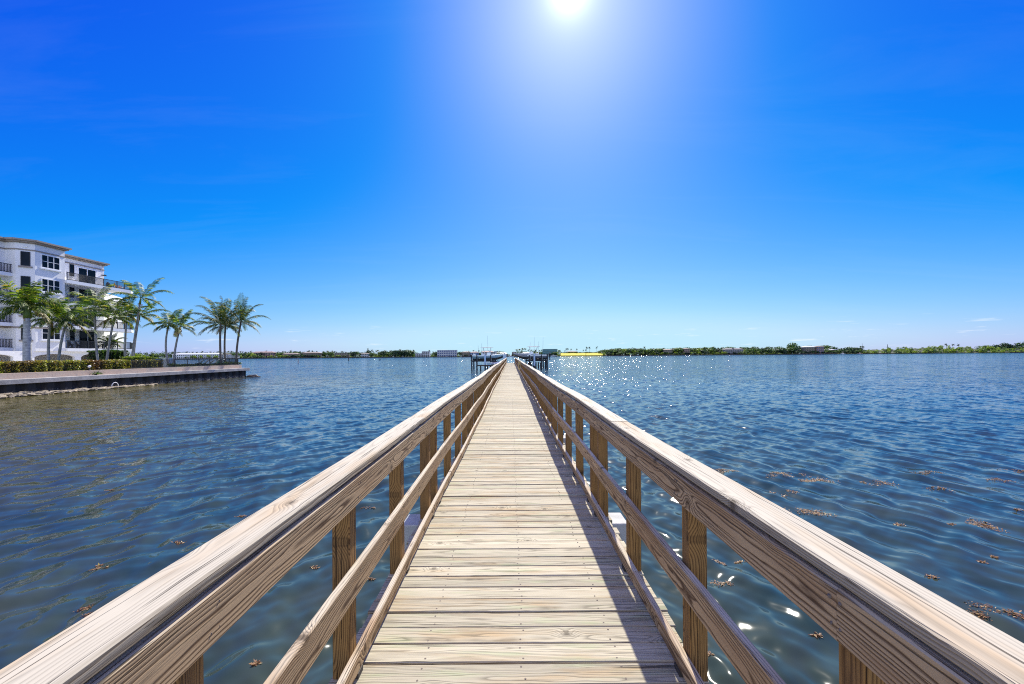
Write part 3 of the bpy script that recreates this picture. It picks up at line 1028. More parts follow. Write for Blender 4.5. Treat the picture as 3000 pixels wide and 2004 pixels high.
PB = 1.62
def pp(px, py, X): return WX(px, py, X)
def trunkpts(X, *pxs):
    y0 = pp(*pxs[0], X).y
    out = []
    for i, (px, py) in enumerate(pxs):
        q = W(px, py, y0)
        out.append(q)
    out[0].z = PB
    return out

W1 = (-0.30, 0.05, 0.02)
palm('royal', 'stout royal palm with the thickest trunk, in front of the white building', trunkpts(-43.2, (80, 1062), (79, 930)), 17, 2.35, 31, wind=(-.05, 0, .02), r0=0.30, r1=0.21, shaft=1.0, droop=0.75, leaflet=0.62, name='royal_palm')
palm('slender', 'bushy thin-trunked palm right beside the royal palm', trunkpts(-45.5, (144, 1060), (142, 1010), (148, 948)), 15, 2.3, 32, wind=(-.10, 0, .02), shaft=0.5, droop=0.8, leaflet=.58)
palm('slender', 'thin palm leaning right toward the gap between the building blocks, second from the royal palm', trunkpts(-45.5, (167, 1060), (178, 1010), (193, 950)), 12, 2.5, 33, wind=(.05, 0, 0), shaft=0.5, upbias=-.12, droop=.9, leaflet=.55)
palm('slender', 'thin palm leaning left in front of the recessed balconies, crown of drooping fronds', trunkpts(-46.0, (290, 1058), (281, 1000), (277, 912)), 12, 2.45, 34, wind=(-.12, 0, 0), shaft=0.45, droop=.9, leaflet=.52)
palm('slender', 'thin palm leaning right by the end of the recessed balconies', trunkpts(-46.0, (309, 1058), (321, 1000), (334, 940)), 13, 2.3, 35, wind=(-.08, 0, 0), shaft=0.45, droop=.85, leaflet=.52)
palm('slender', 'straight thin palm in front of the open corner of the lowest balcony', trunkpts(-48.0, (365, 1055), (367, 1000), (371, 925)), 12, 2.0, 36, wind=(-.08, 0, 0), shaft=0.4, droop=.8, leaflet=.48)
palm('slender', 'tall thin palm leaning right just past the balconies, the taller of a close pair', trunkpts(-45.0, (382, 1058), (394, 995), (410, 890)), 9, 2.55, 37, wind=(.02, 0, .03), shaft=0.75, upbias=.08, droop=.75, leaflet=.52, dead=0)
palm('slender', 'lower thin palm of the close pair just past the balconies', trunkpts(-47.5, (388, 1045), (396, 1000), (407, 935)), 9, 2.3, 38, wind=(.12, 0, 0), shaft=0.5, upbias=-.1, droop=.9, leaflet=.5)
palm('slender', 'slim palm with a kinked trunk standing at the end of the short hedge', trunkpts(-42.0, (497, 1068), (486, 1020), (492, 962)), 9, 2.15, 39, wind=(-.22, 0, 0), shaft=0.55, upbias=-.05, droop=.85, leaflet=.5)
palm('slender', 'slim palm leaning right at the start of the iron fence', trunkpts(-42.0, (508, 1068), (514, 1020), (526, 968)), 11, 2.1, 40, wind=(.05, 0, .02), shaft=0.5, droop=.75, leaflet=.5)
palm('coconut', 'coconut palm with fronds blown left, first of the three behind the fence', trunkpts(-40.9, (648, 1066), (645, 1010), (646, 948)), 18, 3.9, 41, upbias=.10, wind=(-.38, 0, .03), r0=.15, r1=.12, droop=.85, leaflet=.62)
palm('coconut', 'coconut palm in the middle of the three behind the fence', trunkpts(-41.5, (660, 1066), (658, 1010), (661, 955)), 16, 3.2, 42, upbias=.10, wind=(.0, 0, .05), r0=.14, r1=.11, droop=.75, leaflet=.55)
palm('coconut', 'leaning coconut palm nearest the end of the seawall, fronds spread to the right', trunkpts(-40.5, (692, 1066), (695, 1012), (706, 943)), 17, 3.8, 43, upbias=.10, wind=(.10, 0, .05), r0=.15, r1=.12, droop=.85, leaflet=.6)

# ---- iron fence on the parapet
def iron_rail(m, a, b, z0, z1, step=0.115, bar=0.009, rail=0.022):
    a, b = Vector(a), Vector(b)
    d = b - a
    L = d.length
    ang = math.atan2(d.y, d.x)
    c = (a + b) / 2
    for z in (z1 - rail, z0 + 0.08):
        m.box((c.x, c.y, z), (L, 0.04, rail * 1.8), ang)
    n = max(2, int(L / step))
    for i in range(1, n):
        q = a + d * (i / n)
        m.box((q.x, q.y, (z0 + z1) / 2), (bar * 2, bar * 2, z1 - z0 - 0.05), ang)

fx = -39.42
fy0, fy1 = yat(384, fx), 61.7
fence = thing('iron_fence', 'black iron bar fence along the parapet at the point of the seawall', 'fence', (fx, (fy0 + fy1) / 2, GZ))
n = 9
for i in range(n):
    a, b = fy0 + (fy1 - fy0) * i / n, fy0 + (fy1 - fy0) * (i + 1) / n
    m = MB()
    iron_rail(m, (fx, a, 0), (fx, b, 0), 1.76, 2.68, bar=0.014, rail=0.035)
    m.build('bar_panel', M_IRON, fence)
for i in range(n + 1):
    m = MB()
    yv = fy0 + (fy1 - fy0) * i / n
    m.bb(fx - .03, fx + .03, yv - .03, yv + .03, 1.75, 2.72)
    m.build('post', M_IRON, fence)
m = MB()
iron_rail(m, (fx, 61.7, 0), (fx - 6, 65.8, 0), 1.7, 2.68)
m.build('bar_panel', M_IRON, fence)

# ---- globe lamp and spiky plant on the parapet
q = WX(262, 1092, -39.3)
t = thing('globe_lamp', 'small white globe lamp on the seawall parapet in front of the long hedge', 'lamp', (-39.3, q.y, 1.76))
m = MB(); m.tube([(-39.3, q.y, 1.76), (-39.3, q.y, 1.86), (-39.3, q.y, 2.02)], [.10, .05, .05], 10)
m.build('stem', M_IRON, t)
m = MB(); m.ell((-39.3, q.y, 2.12), (.125, .125, .125), 14, 9)
m.build('globe', M_WHITE, t, smooth=True)
t = thing('spiky_plant', 'dark spiky plant hanging over the stone ledge below the globe lamp', 'plant', (-38.95, q.y + .25, 1.31))
m = MB()
rng = random.Random(8)
for i in range(46):
    a = rng.uniform(0, 2 * math.pi)
    d = Vector((math.cos(a) * .8, math.sin(a), rng.uniform(-.1, .9))).normalized()
    L = rng.uniform(.35, .75)
    m.leaf(Vector((-38.95, q.y + .25, 1.40)), d, rvec(rng), L, .045)
m.build('spikes', M_BUSH, t, recalc=False)
m = MB(); m.ell((-38.95, q.y + .25, 1.36), (.10, .12, .07), 8, 6)
m.build('root_ball', M_CORE, t)

# ---- sun loungers, green chairs, utility box on the terrace by the point
def lounger(x, y, rz, label):
    t = thing('sun_lounger', label, 'sun lounger', (x, y, GZ), 'loungers on the terrace')
    t.rotation_euler = (0, 0, rz)
    m = MB()
    m.bb(-.33, .33, -.95, .35, .30, .36)
    m.build('seat', M_WHITE, t, world=False)
    m = MB()
    m.add([(-.33, .35, .30), (.33, .35, .30), (.33, .98, .92), (-.33, .98, .92), (-.33, .35, .36), (.33, .35, .36), (.33, .94, .96), (-.33, .94, .96)],
          [(0, 1, 2, 3), (4, 7, 6, 5), (0, 4, 5, 1), (3, 2, 6, 7), (0, 3, 7, 4), (1, 5, 6, 2)])
    m.build('backrest', M_WHITE, t, world=False)
    for sx in (-.29, .29):
        for sy in (-.85, .30):
            m = MB(); m.bb(sx - .025, sx + .025, sy - .025, sy + .025, 0, .30)
            m.build('leg', M_WHITE, t, world=False)
for i, px in enumerate((572, 588, 604, 619, 634)):
    y = yat(px, -42.3)
    lounger(-42.3, y, R(-72), ('white lounger farthest from the three coconut palms', 'white lounger, second in the row behind the fence', 'white lounger in the middle of the row behind the fence', 'white lounger, fourth in the row behind the fence', 'white lounger right under the three coconut palms')[i])
M_GREENCH = plain('green_plastic', (0.03, 0.22, 0.15), 0.5, 0.1, 5)
def chair(name, label, x, y, rz, mat, group, z=GZ, sc=1.0):
    t = thing(name, label, 'chair', (x, y, z), group)
    t.rotation_euler = (0, 0, rz)
    t.scale = (sc,) * 3
    m = MB(); m.bb(-.28, .28, -.28, .28, .36, .40); m.build('seat', mat, t, world=False)
    m = MB()
    for i in range(5):
        cx = -.22 + .11 * i
        h = 1.0 - .035 * (i - 2) ** 2
        m.add([(cx - .05, .26, .38), (cx + .05, .26, .38), (cx + .055, .46, h), (cx - .055, .46, h), (cx - .05, .285, .38), (cx + .05, .285, .38), (cx + .055, .485, h), (cx - .055, .485, h)],
              [(0, 1, 2, 3), (4, 7, 6, 5), (0, 4, 5, 1), (3, 2, 6, 7), (0, 3, 7, 4), (1, 5, 6, 2)])
    m.build('backrest', mat, t, world=False)
    for sx in (-1, 1):
        m = MB(); m.bb(sx * .36 - .06, sx * .36 + .06, -.36, .36, .56, .60); m.build('armrest', mat, t, world=False)
        for sy in (-.26, .26):
            m = MB(); m.bb(sx * .32 - .03, sx * .32 + .03, sy - .04, sy + .04, 0, .57); m.build('leg', mat, t, world=False)
    return t
for i, px in enumerate((645, 668, 681)):
    chair('slatted_chair', ('green slatted chair between the loungers and the first coconut palm', 'green slatted chair between the middle and leaning coconut palms', 'green slatted chair beside the trunk of the leaning coconut palm')[i], -42.6, yat(px, -42.6), R(200 - 40 * i), M_GREENCH, 'green chairs on the terrace')
q = yat(493, -43.6)
t = thing('utility_cabinet', 'pale utility cabinet behind the kinked slim palm', 'cabinet', (-43.6, q, GZ))
m = MB(); m.bb(-44.0, -43.2, q - .35, q + .4, GZ, 2.78)
m.build('body', M_STUCCO, t)
m = MB(); m.bb(-44.05, -43.15, q - .4, q + .45, 2.782, 2.84); m.build('lid', M_WHITE, t)
# ---- the white apartment building
LV = [4.26, 7.34, 10.42, 13.50]
ST = 0.42
bld = thing('apartment_building', 'white four-storey apartment building with dark balcony railings behind the palms', 'building', (-62, 60, GZ))
AY0, AY1 = 53.9, 57.5
body1 = [(-62.5, 38.0), (-62.5, 52.8), (-61.2, 52.8), (-60.0, 53.9), (-60.0, AY1), (-80.0, AY1), (-80.0, 38.0)]
m = MB()
m.poly(body1, LV[0] - ST, 17.45)
wall1 = m.build('wall', M_STUCCO, bld)
body2 = [(-63.0, AY1 + 0.01), (-63.0, 66.2), (-66.2, 73.0), (-80.0, 73.0), (-80.0, AY1 + 0.01)]
m = MB()
m.poly(body2, LV[0] - ST, LV[3] - ST - 0.003)
m.build('wall', M_STUCCO, bld)
m = MB()
m.poly([(-63.0, AY1 + 0.01), (-63.0, 66.2), (-80.0, 66.2), (-80.0, AY1 + 0.01)], LV[3] - ST, 17.3)
m.build('wall', M_STUCCO, bld)

def offset_strip(m, pts, d0, d1, z0, z1):
    """a band of thickness d0..d1 outside an open plan polyline (outside = right of travel)"""
    n = len(pts)
    P = [Vector((x, y, 0)) for x, y in pts]
    nr = []
    for i in range(n):
        dirs = []
        if i > 0: dirs.append((P[i] - P[i - 1]).normalized())
        if i < n - 1: dirs.append((P[i + 1] - P[i]).normalized())
        ns = [Vector((d.y, -d.x, 0)) for d in dirs]
        a = sum(ns, Vector()).normalized()
        nr.append(a / max(0.3, a.dot(ns[0])))
    prof = []
    fr_in = [P[i] + nr[i] * d0 for i in range(n)]
    fr_out = [P[i] + nr[i] * d1 for i in range(n)]
    vs, fs = [], []
    for i in range(n):
        for q, z in ((fr_in[i], z0), (fr_out[i], z0), (fr_out[i], z1), (fr_in[i], z1)):
            vs.append((q.x, q.y, z))
    for i in range(n - 1):
        for a in range(4):
            b = (a + 1) % 4
            fs.append((i * 4 + a, i * 4 + b, (i + 1) * 4 + b, (i + 1) * 4 + a))
    fs += [(0, 3, 2, 1), tuple((n - 1) * 4 + a for a in range(4))]
    m.add(vs, fs)

line1 = [(-62.5, 38.0), (-62.5, 52.8), (-61.2, 52.8), (-60.0, 53.9), (-60.0, AY1), (-62.4, AY1)]
line2 = [(-63.0, AY1 + 0.6), (-63.0, 66.2), (-70.0, 66.2)]
def cornice(line, z):
    m = MB()
    offset_strip(m, line, 0.002, 0.12, z - 0.22, z - 0.12)
    offset_strip(m, line, 0.002, 0.30, z - 0.12, z + 0.06)
    offset_strip(m, line, 0.002, 0.50, z + 0.062, z + 0.26)
    m.build('cornice', M_TRIM, bld)
    m = MB()
    offset_strip(m, line, 0.004, 0.055, 16.45, 16.60)
    m.build('string_course', M_TRIM, bld)
cornice(line1, 17.55)
cornice(line2, 17.35)
m = MB()
m.poly([(x - 0.15, y) for x, y in body1], 17.452, 17.82)
m.build('roof', M_TRIM, bld)
m = MB()
m.poly([(-63.15, AY1 + 0.02), (-63.15, 66.1), (-80, 66.1), (-80, AY1 + 0.02)], 17.302, 17.62)
m.build('roof', M_TRIM, bld)
m = MB()
offset_strip(m, [(-62.5, 38.0), (-62.5, 52.8), (-61.2, 52.8), (-60.0, 53.9), (-60.0, AY1)], 0.004, 0.07, LV[1] - 0.62, LV[1] - 0.44)
m.build('string_course', M_TRIM, bld)

def wall_frame(a, b):
    """local frame of a wall from plan point a to b, outside on the right of travel"""
    a, b = Vector((*a, 0)), Vector((*b, 0))
    d = (b - a).normalized()
    return a, d, Vector((d.y, -d.x, 0))

def slab(m, A, d, n, s0, s1, o0, o1, z0, z1):
    vs = []
    for z in (z0, z1):
        for s, o in ((s0, o0), (s1, o0), (s1, o1), (s0, o1)):
            q = A + d * s + n * o
            vs.append((q.x, q.y, z))
    m.add(vs, [(0, 3, 2, 1), (4, 5, 6, 7), (0, 1, 5, 4), (1, 2, 6, 5), (2, 3, 7, 6), (3, 0, 4, 7)])

def window(fr, s0, s1, z0, z1, nx, nz, frame_mat, sill=True, fw=0.07, name='window'):
    A, d, n = fr
    m = MB()
    slab(m, A, d, n, s0 - fw, s0 + fw * .4, 0.003, 0.06, z0 - fw, z1 + fw)
    slab(m, A, d, n, s1 - fw * .4, s1 + fw, 0.003, 0.06, z0 - fw, z1 + fw)
    slab(m, A, d, n, s0 + fw * .4, s1 - fw * .4, 0.003, 0.06, z0 - fw, z0 + fw * .4)
    slab(m, A, d, n, s0 + fw * .4, s1 - fw * .4, 0.003, 0.06, z1 - fw * .4, z1 + fw)
    for i in range(1, nx):
        s = s0 + (s1 - s0) * i / nx
        slab(m, A, d, n, s - fw * .6, s + fw * .6, 0.004, 0.056, z0 + fw * .4, z1 - fw * .4)
    for j in range(1, nz):
        z = z0 + (z1 - z0) * j / nz
        for i in range(nx):
            a, b = s0 + (s1 - s0) * i / nx + fw * .6, s0 + (s1 - s0) * (i + 1) / nx - fw * .6
            slab(m, A, d, n, a, b, 0.004, 0.05, z - fw * .35, z + fw * .35)
    w = m.build(name, frame_mat, bld)
    m = MB()
    slab(m, A, d, n, s0 + 0.02, s1 - 0.02, 0.004, 0.022, z0 + 0.02, z1 - 0.02)
    m.build('pane', M_GLASS, w)
    if sill:
        m = MB()
        slab(m, A, d, n, s0 - 0.22, s1 + 0.22, 0.003, 0.16, z0 - 0.24, z0 - 0.08)
        m.build('sill', M_WHITE if frame_mat is M_WHITE else M_TRIM, w)

front = wall_frame((-60.0, AY0), (-60.0, AY1))
cham = wall_frame((-61.2, 52.8), (-60.0, 53.9))
rec = wall_frame((-62.5, 38.0), (-62.5, 52.8))
blk2 = wall_frame((-63.0, AY1), (-63.0, 66.2))
for i, z in enumerate(LV):
    window(front, 0.75, 2.90, z + 1.12, z + 2.72, 3, 2, M_WHITE)
    window(cham, 0.46, 1.20, z + 1.05, z + 2.75, 1, 1, M_BRONZE, fw=0.04)
    window(blk2, 3.55, 4.10, z + 1.25, z + 2.85, 1, 1, M_BRONZE, sill=False, fw=0.04)
    window(blk2, 4.75, 7.35, z + 0.10, z + 2.65, 2, 1, M_WHITE, sill=False, fw=0.09, name='balcony_door')
    window(rec, 11.0, 13.6, z + 0.10, z + 2.5, 2, 1, M_BRONZE, sill=False, name='balcony_door')
    # right-hand balconies, running past the end of the wall
    m = MB()
    m.poly([(-62.995, AY1 + 0.02), (-59.7, AY1 + 0.02), (-59.7, 67.2), (-61.2, 69.3), (-62.995, 66.25)], z - ST, z)
    m.build('balcony_slab', M_WHITE, bld)
    m = MB()
    iron_rail(m, (-59.8, AY1 + 0.1, 0), (-59.8, 67.1, 0), z, z + 1.08, step=0.15, bar=0.020, rail=0.04)
    iron_rail(m, (-59.8, 67.1, 0), (-61.2, 69.1, 0), z, z + 1.08, step=0.15, bar=0.020, rail=0.04)
    for yy in (AY1 + .1, 60.4, 62.8, 64.9, 66.1, 67.1):
        m.bb(-59.84, -59.76, yy - .04, yy + .04, z, z + 1.10)
    m.build('balcony_railing', M_IRON, bld)
    # left recess balconies
    m = MB()
    m.bb(-62.498, -61.5, 38.0, 52.79, z - ST, z)
    m.build('balcony_slab', M_WHITE, bld)
    m = MB()
    iron_rail(m, (-61.58, 44.0, 0), (-61.58, 52.75, 0), z, z + 1.08, step=0.15, bar=0.022, rail=0.04)
    m.build('balcony_railing', M_IRON, bld)
m = MB()
slab(m, *cham, 0.62, 1.02, 0.003, 0.12, 16.86, 17.0)
m.build('wall_light', M_WHITE, bld)
m = MB()
slab(m, *blk2, 8.25, 8.5, 0.003, 0.55, LV[3] + 2.15, LV[3] + 2.25)
slab(m, *blk2, 8.2, 8.55, 0.25, 0.6, LV[3] + 2.05, LV[3] + 2.149)
m.build('wall_lamp', M_IRON, bld)

# ground-floor arcade with flat arches
def arcade(x, y0, y1, z0, z1, arches):
    m = MB()
    cuts = sorted(arches)
    yv = y0
    for (a, b, spring, crown) in cuts:
        if a > yv: m.bb(x - .35, x, yv, a - 0.002, z0, z1)
        n = 14
        for i in range(n):
            ya, yb = a + (b - a) * i / n, a + (b - a) * (i + 1) / n
            fa, fb = (2 * (ya - a) / (b - a) - 1), (2 * (yb - a) / (b - a) - 1)
            za, zb = spring + (crown - spring) * math.sqrt(max(0, 1 - fa * fa * .92)), spring + (crown - spring) * math.sqrt(max(0, 1 - fb * fb * .92))
            m.add([(x - .35, ya, za), (x, ya, za), (x, yb, zb), (x - .35, yb, zb), (x - .35, ya, z1), (x, ya, z1), (x, yb, z1), (x - .35, yb, z1)],
                  [(0, 3, 2, 1), (4, 5, 6, 7), (1, 2, 6, 5), (3, 0, 4, 7)] + ([(0, 1, 5, 4)] if i == 0 else []) + ([(2, 3, 7, 6)] if i == n - 1 else []))
        yv = b + 0.002
    m.bb(x - .35, x, yv, y1, z0, z1)
    return m.build('arcade_wall', M_STUCCO, bld)
arcade(-60.15, 40.0, 66.0, GZ, LV[0] - ST - 0.003, [(47.5, 51.6, 3.0, 3.45), (53.9, 58.9, 2.95, 3.48), (59.75, 62.9, 2.9, 3.5)])
m = MB(); m.bb(-64.6, -64.2, 38, 72, GZ, LV[0] - ST - 0.003); m.build('inner_wall', M_STUCCO_IN, bld)
m = MB(); m.bb(-64.19, -60.52, 65.6, 66.0, GZ, LV[0] - ST - 0.004); m.build('end_wall', M_STUCCO, bld)
m = MB(); q = WX(296, 1030, -60.14); m.bb(-60.148, -60.10, q.y - .22, q.y + .22, q.z - .26, q.z + .2); m.build('vent', M_IRON, bld)

# furniture and plants on the balconies
M_ORANGE = plain('orange_paint', (0.75, 0.33, 0.015), 0.5, 0.1, 6)
chair('slatted_chair', 'orange slatted chair on the top balcony of the white building', -60.9, WX(346, 838, -60.9).y, R(150), M_ORANGE, None, z=LV[3], sc=1.0)
M_DKCH = plain('dark_furniture', (0.02, 0.02, 0.024), 0.6, 0.2, 5)
for i, px in enumerate((212, 236, 255, 300)):
    chair('patio_chair', ('dark patio chair at the wall end of the lowest balcony', 'dark patio chair in front of the narrow window on the lowest balcony', 'dark patio chair before the sliding door of the lowest balcony', 'dark patio chair behind the left-leaning thin palm on the lowest balcony')[i], -61.2, WX(px, 1000, -61.2).y, R(90 + 60 * i), M_DKCH, 'chairs on the lowest balcony', z=LV[0])
chair('patio_chair', 'dark patio chair beside the orange chair on the top balcony', -61.0, WX(322, 838, -61.0).y, R(70), M_DKCH, None, z=LV[3])
yy = WX(361, 845, -60.6).y
t = thing('side_table', 'small white table right of the orange chair on the top balcony', 'table', (-60.6, yy, LV[3]))
m = MB(); m.tube([(-60.6, yy, LV[3] + .42), (-60.6, yy, LV[3] + .46)], .3, 14); m.build('table_top', M_WHITE, t)
m = MB(); m.tube([(-60.6, yy, LV[3]), (-60.6, yy, LV[3] + .42)], .05, 8); m.build('leg', M_WHITE, t)
yy = WX(322, 1010, -60.9).y
t = palm('slender', 'small leafy palm in a pot at the open end of the lowest balcony', [(-60.9, yy, LV[0] + .4), (-60.9, yy, LV[0] + .8)], 16, 1.5, 61, r0=.05, r1=.04, droop=.9, upbias=.1, group=None, name='potted_palm', leaflet=.4, dead=0)
t['category'] = 'potted plant'
m = MB(); m.tube([(-60.9, yy, LV[0]), (-60.9, yy, LV[0] + .42)], [.22, .30], 12); m.build('pot', M_TRIM, t)

# ================================================================== pier head: lifts, boats, cabinet
M_GEL = plain('white_gelcoat', (0.80, 0.82, 0.83), 0.25, 0.04, 2, coat=0.5)
M_GELB = plain('pale_blue_gelcoat', (0.30, 0.48, 0.55), 0.25, 0.06, 2, coat=0.5)
M_HULLB = plain('shaded_hull_bottom', (0.10, 0.075, 0.06), 0.5, 0.3, 2)  # dark tone paints in the shade under the raised hulls
M_GREYH = plain('grey_gelcoat', (0.30, 0.34, 0.38), 0.3, 0.06, 2, coat=0.4)
M_SLEEVE = plain('pale_piling_sleeve', (0.45, 0.60, 0.72), 0.5, 0.1, 2)
M_ALU = plain('aluminium', (0.55, 0.57, 0.6), 0.35, 0.08, 6, metallic=0.8)
M_CANVAS = plain('white_canvas', (0.78, 0.76, 0.73), 0.8, 0.06, 4)

def hull_mesh(L, B, D, nsec=12):
    """outside of a planing hull, bow toward +x, keel at z = 0; returns sections"""
    secs = []
    for i in range(nsec + 1):
        f = i / nsec
        x = -L / 2 + L * f
        b = B / 2 * (1 - max(0, (f - 0.45) / 0.55) ** 2.2) * (0.94 + 0.06 * min(1, f * 4))
        b = max(b, 0.02)
        kz = 0.0 + 0.72 * D * max(0, (f - 0.62) / 0.38) ** 2.0
        sz = D * (0.88 + 0.30 * f * f)
        cz = kz + (0.36 + 0.12 * f) * (sz - kz)
        rake = 0.35 * max(0, f - 0.8) / 0.2
        secs.append([(x, 0, kz), (x + rake * .3, b * 0.86, cz), (x + rake * .8, b, cz + (sz - cz) * .5), (x + rake, b * 1.02, sz)])
    return secs

def boat(name, label, loc, rz, L, B, D, topside, bottom, ttop=True, antennas=(), motors=2, cat='motorboat', parts=True, group=None):
    t = thing(name, label, cat, loc, group)
    t.rotation_euler = (0, 0, rz)
    secs = hull_mesh(L, B, D)
    m = MB()
    n = len(secs)
    for sgn in (1, -1):
        for i in range(n - 1):
            for j in range(3):
                q = [secs[i][j], secs[i + 1][j], secs[i + 1][j + 1], secs[i][j + 1]]
                q = [(a, b * sgn, c) for a, b, c in q]
                m.quad(*(q if sgn > 0 else q[::-1]), 0 if j == 0 else 1)
    tr = [(a, b, c) for a, b, c in secs[0]]
    m.add(tr + [(a, -b, c) for a, b, c in tr[1:]], [(0, 1, 2, 3, 6, 5, 4)], 1)
    # cockpit sole and foredeck
    zc = D * 0.55
    for i in range(n - 1):
        za = zc if i / n < 0.68 else secs[i][3][2] - .04
        zb = zc if (i + 1) / n < 0.68 else secs[i + 1][3][2] - .04
        m.quad((secs[i][3][0], -secs[i][3][1] * .9, za), (secs[i + 1][3][0], -secs[i + 1][3][1] * .9, zb), (secs[i + 1][3][0], secs[i + 1][3][1] * .9, zb), (secs[i][3][0], secs[i][3][1] * .9, za), 1)
        for sgn in (1, -1):
            m.quad((secs[i][3][0], sgn * secs[i][3][1], secs[i][3][2]), (secs[i + 1][3][0], sgn * secs[i + 1][3][1], secs[i + 1][3][2]), (secs[i + 1][3][0], sgn * secs[i + 1][3][1] * .9, zb), (secs[i][3][0], sgn * secs[i][3][1] * .9, za), 1)
    m.build('hull', [bottom, topside], t, world=False)
    m = MB()
    m.add([(-.5, -.45, zc), (.5, -.45, zc), (.5, .45, zc), (-.5, .45, zc), (-.35, -.4, zc + .95), (.15, -.4, zc + .95), (.15, .4, zc + .95), (-.35, .4, zc + .95)],
          [(0, 3, 2, 1), (4, 5, 6, 7), (0, 1, 5, 4), (1, 2, 6, 5), (2, 3, 7, 6), (3, 0, 4, 7)])
    m.build('console', M_GEL, t, world=False)
    m = MB()
    m.add([(.15, -.42, zc + .95), (.15, .42, zc + .95), (-.05, .36, zc + 1.4), (-.05, -.36, zc + 1.4), (.12, -.42, zc + .95), (.12, .42, zc + .95), (-.08, .36, zc + 1.4), (-.08, -.36, zc + 1.4)],
          [(0, 1, 2, 3), (4, 7, 6, 5), (0, 4, 5, 1), (1, 5, 6, 2), (2, 6, 7, 3), (3, 7, 4, 0)])
    m.build('windscreen', M_GLASS, t, world=False)
    m = MB(); m.bb(-1.5, -.85, -.5, .5, zc, zc + .62); m.bb(-1.5, -1.38, -.5, .5, zc + .625, zc + 1.0); m.build('seat', M_CANVAS, t, world=False)
    if ttop:
        m = MB()
        m.ell((-.45, 0, zc + 1.98), (1.35, 1.0, .07), 20, 6)
        top = m.build('t_top', M_CANVAS, t, world=False, smooth=True)
        m = MB()
        for sx, sy in ((-1.2, .55), (-1.2, -.55), (.35, .55), (.35, -.55)):
            m.tube([(sx * .6, sy, zc), (sx, sy, zc + 1.95)], .03, 6)
        m.bb(-1.2, .4, -.56, -.53, zc + 1.30, zc + 1.34)
        m.bb(-1.2, .4, .53, .56, zc + 1.30, zc + 1.34)
        m.build('t_top_frame', M_ALU, t, world=False)
    for (ax, ay, h) in antennas:
        m = MB(); m.tube([(ax, ay, zc + 1.3), (ax - .03, ay, zc + 1.3 + h * .5), (ax - .08, ay, zc + 1.3 + h)], [.035, .028, .014], 6)
        m.build('antenna', M_ALU, t, world=False)
    for k in range(motors):
        oy = (k - (motors - 1) / 2) * .72
        m = MB()
        m.ell((-L / 2 - .32, oy, D * .94), (.27, .18, .22), 12, 8)
        m.tube([(-L / 2 - .30, oy, D * .8), (-L / 2 - .26, oy, .02)], [.11, .06], 8)
        m.ell((-L / 2 - .24, oy, -.02), (.22, .05, .06), 10, 6)
        m.build('outboard_motor', M_DKCH, t, world=False, smooth=True)
    m = MB()
    for sgn in (1, -1):
        m.tube([(secs[i][3][0], sgn * secs[i][3][1] * .97, secs[i][3][2] + .02) for i in range(7, n)], .025, 6)
        m.tube([(secs[i][3][0] - .1, sgn * secs[i][3][1] * .93, secs[i][3][2] + .30) for i in range(8, n)], .016, 6)
        for i in (8, 10, n - 1):
            m.tube([(secs[i][3][0] - .05, sgn * secs[i][3][1] * .95, secs[i][3][2]), (secs[i][3][0] - .1, sgn * secs[i][3][1] * .93, secs[i][3][2] + .30)], .014, 6)
    m.build('bow_rail', M_ALU, t, world=False)
    return t

YB = 86.0
def PXX(px, Y): return (px - VX) / FPX * Y
boat('lifted_boat', 'white boat with pale blue side and hardtop, raised on the left boat lift', (-4.35, YB + .3, 1.86), R(8), 6.6, 2.4, 1.12, M_GELB, M_HULLB,
     antennas=((-.2, .5, 3.1), (-1.5, -.9, 1.5), (-2.1, .9, 1.2)))
boat('lifted_boat', 'grey hulled boat with white hardtop, raised on the right boat lift', (4.2, YB + .3, 1.95), R(180 - 6), 6.8, 2.5, 1.15, M_GREYH, M_HULLB,
     antennas=((-.6, .8, 2.6), (-2.3, -.8, 2.6), (.3, -.5, 1.7), (-1.4, .4, 1.7)))

